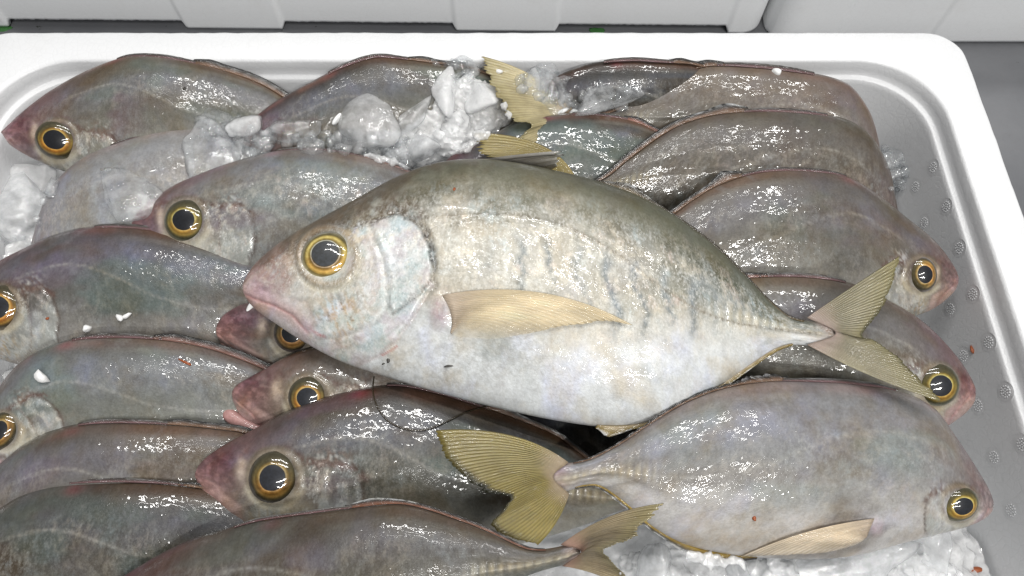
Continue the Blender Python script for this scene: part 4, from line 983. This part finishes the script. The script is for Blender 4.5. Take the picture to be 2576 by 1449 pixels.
# ------------------------------------------------------------------ ice
def ice_bed():
    nx, ny = 300, 230
    x = np.linspace(xl + RW + .012, xr - RW - .012, nx); y = np.linspace(yf + RW + .012, yi - .011, ny)
    X, Y = np.meshgrid(x, y)
    Z = np.full(X.shape, .056)
    def mound(px, py, z, rx, ry):
        nonlocal Z
        c = at(px, py, z); d = ((X - c[0]) / rx) ** 2 + ((Y - c[1]) / ry) ** 2
        Z = np.maximum(Z, .056 + (z - .056) * np.exp(-d ** 1.3))
    mound(1140, 275, .122, .046, .050); mound(1010, 345, .116, .05, .03); mound(900, 330, .112, .05, .025)
    mound(1440, 215, .112, .045, .03); mound(60, 520, .088, .05, .05); mound(20, 600, .09, .04, .04)
    mound(1720, 1460, .098, .06, .04); mound(2000, 1470, .098, .07, .036); mound(2240, 1450, .092, .06, .036)
    mound(2265, 430, .075, .03, .04)
    Z += (fbm(X * 90, Y * 90, 4, 5) - .47) * .016 + (vnoise(X * 420, Y * 420, 8) - .5) * .003
    V = np.stack([X, Y, Z], -1).reshape(-1, 3)
    o = mesh("crushed_ice", V, grid_faces(ny, nx), M_SNOW, origin=(0, 0, 0))
    tag(o, "bed of crushed white ice filling the box between and under the fish", "ice", kind='stuff')
    bvh_add(V, grid_faces(ny, nx))
ice_bed()

def ico(sub):
    import bmesh
    bm = bmesh.new(); bmesh.ops.create_icosphere(bm, subdivisions=sub, radius=1.0)
    V = np.array([v.co[:] for v in bm.verts]); Fq = np.array([[v.index for v in f.verts] for f in bm.faces]); bm.free()
    return V, Fq
ICO1, ICO2, ICO3, ICO4 = ico(1), ico(2), ico(3), ico(4)
def chunk(seed, sub=3, planes=12, soft=9, aspect=(1, .8, .6), lump=.10):
    V, Fq = {1: ICO1, 2: ICO2, 3: ICO3, 4: ICO4}[sub]
    r = np.random.RandomState(seed)
    nrm = r.randn(planes, 3); nrm /= np.linalg.norm(nrm, axis=1)[:, None]; c = .62 + .4 * r.rand(planes)
    d = np.clip(V @ nrm.T, 1e-3, None); q = c[None] / d
    rad = -np.log(np.exp(-soft * np.minimum(q, 3)).sum(1)) / soft + .25
    for k in range(6):
        w = r.randn(3) * (1.5 + k * 1.3); rad += lump / (1 + k) * np.sin(V @ w + r.rand() * 6)
    return V * rad[:, None] * np.array(aspect), Fq

def rot(seed):
    r = np.random.RandomState(seed); a, b, c = r.rand(3) * np.array([.7, .7, 6.28]) - np.array([.35, .35, 0])
    Rx = np.array([[1, 0, 0], [0, math.cos(a), -math.sin(a)], [0, math.sin(a), math.cos(a)]])
    Ry = np.array([[math.cos(b), 0, math.sin(b)], [0, 1, 0], [-math.sin(b), 0, math.cos(b)]])
    Rz = np.array([[math.cos(c), -math.sin(c), 0], [math.sin(c), math.cos(c), 0], [0, 0, 1]])
    return Rz @ Ry @ Rx

def ice_chunk(px, py, r, label, aspect=(1, .8, .6), seed=0, clear=True, sink=.35, ang=None, sub=4, soft=9, lump=.10):
    P, N = hit(px, py); m = np.linalg.norm(P - CAM) / F
    V, Fq = chunk(seed + 100, sub, 13, soft, aspect, lump)
    if ang is None: V = V @ rot(seed).T
    else:
        c, s_ = math.cos(ang), math.sin(ang); V = V @ np.array([[c, -s_, 0], [s_, c, 0], [0, 0, 1]]).T
    V = V * r * m
    X = P + V + N * (1 - 2 * sink) * r * m * aspect[2]
    o = mesh("ice_chunk", X, Fq, M_CLOUD if label.startswith(('largest', 'upright', 'cloudy', 'flat pale', 'big dull')) or 'bottom edge' in label else M_ICE if clear else M_SNOW)
    tag(o, label, "ice chunk", "loose lumps of ice on the fish")
    return o, X, Fq

CH = [
 (930, 318, 72, "largest smooth ice lump, wedge shaped, left of the crushed ice pile", (1, .78, .5), 3, True),
 (1036, 305, 34, "upright oval ice lump standing beside the large wedge shaped lump", (.5, 1.1, .6), 8, True),
 (1000, 395, 46, "rough ice lump below the upright oval one", (1, .8, .6), 5, True),
 (1062, 372, 40, "cloudy ice lump in front of the crushed ice pile", (1, .8, .6), 12, True),
 (880, 372, 42, "clear ice lump under the large wedge shaped lump", (1, .8, .6), 14, True),
 (622, 322, 33, "flat oval white ice pebble on the seam between two fish at the left", (1.1, .62, .5), 16, False),
 (553, 308, 34, "glassy ice lump left of the oval white pebble", (1, .8, .6), 18, True),
 (545, 372, 54, "broad clear melting ice lump on the pale fish's back", (1.1, .85, .35), 20, True),
 (640, 372, 34, "clear ice lump right of the broad melting one", (1, .85, .5), 22, True),
 (740, 330, 40, "long clear ice lump lying on the lavender fish", (1.2, .6, .5), 24, True),
 (345, 495, 62, "flat clear ice slab on the pale fish, nearest the round eyed head", (1, .85, .22), 26, True),
 (1368, 185, 36, "round glassy ice ball against the far wall", (1, .95, .8), 28, True),
 (1400, 255, 44, "clear ice lump right beside the yellow tail", (1.1, .9, .5), 30, True),
 (1545, 235, 50, "irregular clear ice lump over the blue grey fish", (1.1, .8, .4), 32, True),
 (1165, 165, 24, "small clear ice bit at the far rim next to the tail tip", (.8, 1.1, .7), 34, True),
 (105, 470, 40, "narrow rough ice lump in the gap by the pale fish's snout", (.62, 1.2, .5), 36, False),
 (45, 560, 54, "big dull ice lump at the left picture edge", (1, 1, .5), 38, True),
 (2252, 400, 30, "clear ice lump by the right wall, beside the dark scaly fish", (.8, 1.1, .6), 40, True),
 (2275, 440, 22, "small clear ice lump just below the one by the right wall", (.8, 1, .6), 42, True),
 (780, 372, 30, "clear ice bit between the lavender fish and the round eyed fish", (1, .8, .6), 44, True),
 (960, 350, 26, "small ice bit tucked behind the rough lump", (1, .8, .6), 46, True),
 (1200, 250, 40, "rough white ice lump in the crushed pile near the tail", (1, .8, .6), 48, False),
 (1120, 230, 36, "rough white ice lump at the top of the crushed pile", (1, .8, .6), 50, False),
 (1340, 220, 24, "tiny ice ball between the tail and the round glassy ball", (1, .9, .7), 52, True),
 (2330, 1390, 52, "flat pale ice slab under the large right hand fish's chin", (1.3, .7, .3), 54, True),
 (1640, 1425, 44, "ice lump at the bottom edge beside the spread tail fin", (1, .8, .5), 56, True),
 (2100, 1435, 60, "broad ice lump at the bottom edge under the pale belly", (1.3, .7, .4), 58, True),
 (1860, 1440, 46, "ice lump at the bottom edge, middle of the near ice", (1.2, .7, .4), 60, True),
]
for (px, py, r, lab, asp, sd, cl) in CH:
    o, X, Fq = ice_chunk(px, py, r, lab, asp, sd, cl)

def crumbs(name, label, polys, seed, mat, sub=2, melt=0, smooth=True):
    r = np.random.RandomState(seed); VV, FF, off = [], [], 0
    for (poly, n, r0, r1) in polys:
        q = np.array(poly, float); lo, hi = q.min(0), q.max(0); k = 0; tries = 0
        while k < n and tries < n * 30:
            tries += 1
            p = lo + r.rand(2) * (hi - lo)
            if not inside(p[None], q)[0]: continue
            P, N = hit(p[0], p[1]); m = np.linalg.norm(P - CAM) / F
            rad = (r0 + (r1 - r0) * r.rand() ** 2) * m
            V, Fq = chunk(r.randint(1 << 20), sub, 9, 22, (1, .75 + .3 * r.rand(), .55 + .3 * r.rand()))
            V = (V @ rot(r.randint(1 << 20)).T) * rad + P + N * rad * .25
            VV.append(V); FF.append(Fq + off); off += len(V); k += 1
    o = mesh(name, np.vstack(VV), np.vstack(FF), mat, origin=(0, 0, 0), smooth=smooth)
    if melt:
        md = o.modifiers.new("melted_together", 'REMESH'); md.mode = 'VOXEL'; md.voxel_size = melt; md.use_smooth_shade = True
        md = o.modifiers.new("smooth", 'SMOOTH'); md.factor = .5; md.iterations = 1
    tag(o, label, "ice", kind='stuff')
PILE = [(1180, 190), (1240, 230), (1290, 300), (1240, 330), (1180, 380), (1100, 400), (1030, 425), (960, 405), (900, 385), (940, 340), (1010, 330), (1090, 280), (1120, 210)]
crumbs("crushed_ice", "loose grains of crushed ice heaped in the middle of the far side", [(PILE, 3200, 2.5, 9)], 5, M_SNOW, sub=1, melt=.0007)
crumbs("crushed_ice", "wet clear grains of ice strewn between the far fish", [
    ([(500, 300), (600, 295), (660, 320), (720, 335), (880, 335), (900, 390), (720, 370), (620, 390), (500, 340)], 90, 5, 15),
    ([(830, 340), (1010, 330), (1060, 400), (1020, 420), (900, 385)], 70, 6, 18),
    ([(1300, 190), (1420, 180), (1440, 250), (1530, 210), (1590, 225), (1590, 270), (1450, 280), (1380, 260), (1300, 230)], 110, 4, 13),
    ([(1090, 160), (1190, 155), (1200, 200), (1120, 210)], 24, 5, 12),
    ([(60, 440), (130, 440), (140, 500), (90, 590), (0, 610), (0, 530)], 40, 6, 16),
    ([(2225, 370), (2280, 400), (2280, 470), (2240, 480)], 24, 5, 12)], 6, M_ICE)
crumbs("crushed_ice", "packed white grains of ice along the near edge", [
    ([(1570, 1400), (1700, 1385), (1850, 1410), (2130, 1415), (2330, 1385), (2420, 1449), (1560, 1449)], 2200, 3, 10)], 8, M_SNOW, sub=1, melt=.0007)

# ------------------------------------------------------------------ small bits
def bit(name, px, py, r, label, cat, mat, aspect=(1, .8, .5), seed=1, ang=None, group=None, lift=.3):
    P, N = hit(px, py); m = np.linalg.norm(P - CAM) / F
    V, Fq = chunk(seed, 2, 9, 8, aspect)
    c, s_ = math.cos(ang or 0), -math.sin(ang or 0); V = V @ np.array([[c, -s_, 0], [s_, c, 0], [0, 0, 1]]).T
    r *= .72
    o = mesh(name, P + V * r * m + N * r * m * lift * aspect[2], Fq, mat); tag(o, label, cat, group)
G = "white foam crumbs on the fish"
for k, (px, py, r, lab, asp, an) in enumerate([
    (633, 770, 13, "white foam crumb at the top fish's lower lip", (.7, 1.2, .7), .5), (101, 951, 12, "round white foam crumb on the second fish of the left stack", (1, 1, .8), 0),
    (303, 797, 10, "left one of a pair of white foam crumbs on the left fish's flank", (1.1, .7, .7), .6), (317, 796, 8, "right one of the pair of white foam crumbs on the left fish's flank", (1.1, .8, .7), -.4),
    (219, 826, 10, "white foam crumb near the gill of the fish with the red ringed eye", (.9, 1, .8), 0), (1253, 181, 9, "white foam crumb on the far rim fin edge", (1, .8, .7), .2),
    (1412, 284, 11, "white foam crumb left of a pair at the yellow tail's root", (1.4, .6, .7), -.4), (1446, 281, 11, "white foam crumb right of a pair at the yellow tail's root", (1.2, .8, .7), .3),
    (851, 297, 18, "thin white foam sliver on the edge of the largest ice lump", (.35, 1.4, .5), .4), (1953, 181, 11, "white foam crumb on the back of the uppermost right hand fish", (1, 1.1, .8), 0)]):
    bit("foam_crumb", px, py, r, lab, "foam crumb", M_CRUMB, asp, 30 + k, an, G)
for k, (px, py, r, lab, asp, an, mt) in enumerate([
    (466, 911, 14, "thin brown splinter on the second fish of the left stack", (1.5, .25, .3), .35, M_RUST), (1897, 1303, 8, "orange brown speck on the pale belly of the near right fish", (.8, 1, .5), 0, M_RUST),
    (2447, 882, 10, "brown speck on the right wall of the box", (.6, 1, .4), 0, M_RUST), (2455, 1431, 12, "orange brown splinter on the box wall in the near right corner", (1.3, .4, .4), -.1, M_RUST),
    (1142, 477, 4, "tiny rust brown speck on the top fish's shoulder", (1, 1, .5), 0, M_RUST), (119, 801, 5, "small rust red speck on the left fish's gill cover", (1, .8, .5), 0, M_RUST),
    (1133, 920, 11, "black scratchy fleck on the top fish's belly", (1.6, .4, .15), -.2, M_DARK), (965, 914, 6, "small black fleck near the top fish's throat", (1.2, .5, .2), -.8, M_DARK),
    (978, 903, 5, "tiny black fleck just above the throat fleck", (.6, 1, .2), .3, M_DARK), (463, 223, 5, "black speck on the far left fish", (.8, 1, .3), .3, M_DARK)]):
    bit("speck", px, py, r, lab, "speck", mt, asp, 60 + k, an, "specks of dirt", .1)
for k, (px, py, r, lab) in enumerate([(6, 68, 11, "green algae spot on the table at the left picture edge"), (1505, 76, 9, "green algae spot on the table behind the box rim")]):
    P = at(px, py, 0.0); m = np.linalg.norm(P - CAM) / F
    V, Fq = chunk(90 + k, 3, 9, 6, (1.4, .8, .10), .3); o = mesh("algae_spot", P + V * r * m, Fq, M_MOULD); tag(o, lab, "algae", "algae spots on the table")

def thread(pts, label):
    c = cr(pts, 90); P = []
    for p in c:
        q, N = hit(*p); P.append(q + (CAM - q) / np.linalg.norm(CAM - q) * .0009)
    P = np.array(P); 
    for _ in range(6): P[1:-1] = .5 * P[1:-1] + .25 * (P[2:] + P[:-2])
    tg = np.gradient(P, axis=0); tg /= np.linalg.norm(tg, axis=1)[:, None]
    s1 = np.cross(tg, [0, 0, 1.0]); s1 /= np.linalg.norm(s1, axis=1)[:, None]; s2 = np.cross(s1, tg)
    a = np.linspace(0, 2 * np.pi, 8, endpoint=False)
    V = P[:, None] + .00036 * (np.cos(a)[None, :, None] * s1[:, None] + np.sin(a)[None, :, None] * s2[:, None])
    o = mesh("thread", V.reshape(-1, 3), grid_faces(90, 8, True), M_LINE); tag(o, label, "thread")
thread([(941, 948), (938, 985), (950, 1025), (980, 1062), (1030, 1081), (1075, 1080), (1120, 1062), (1170, 1038), (1225, 1022)], "thin dark thread looped below the top fish's belly")
print("FISH", FISH_N[0])
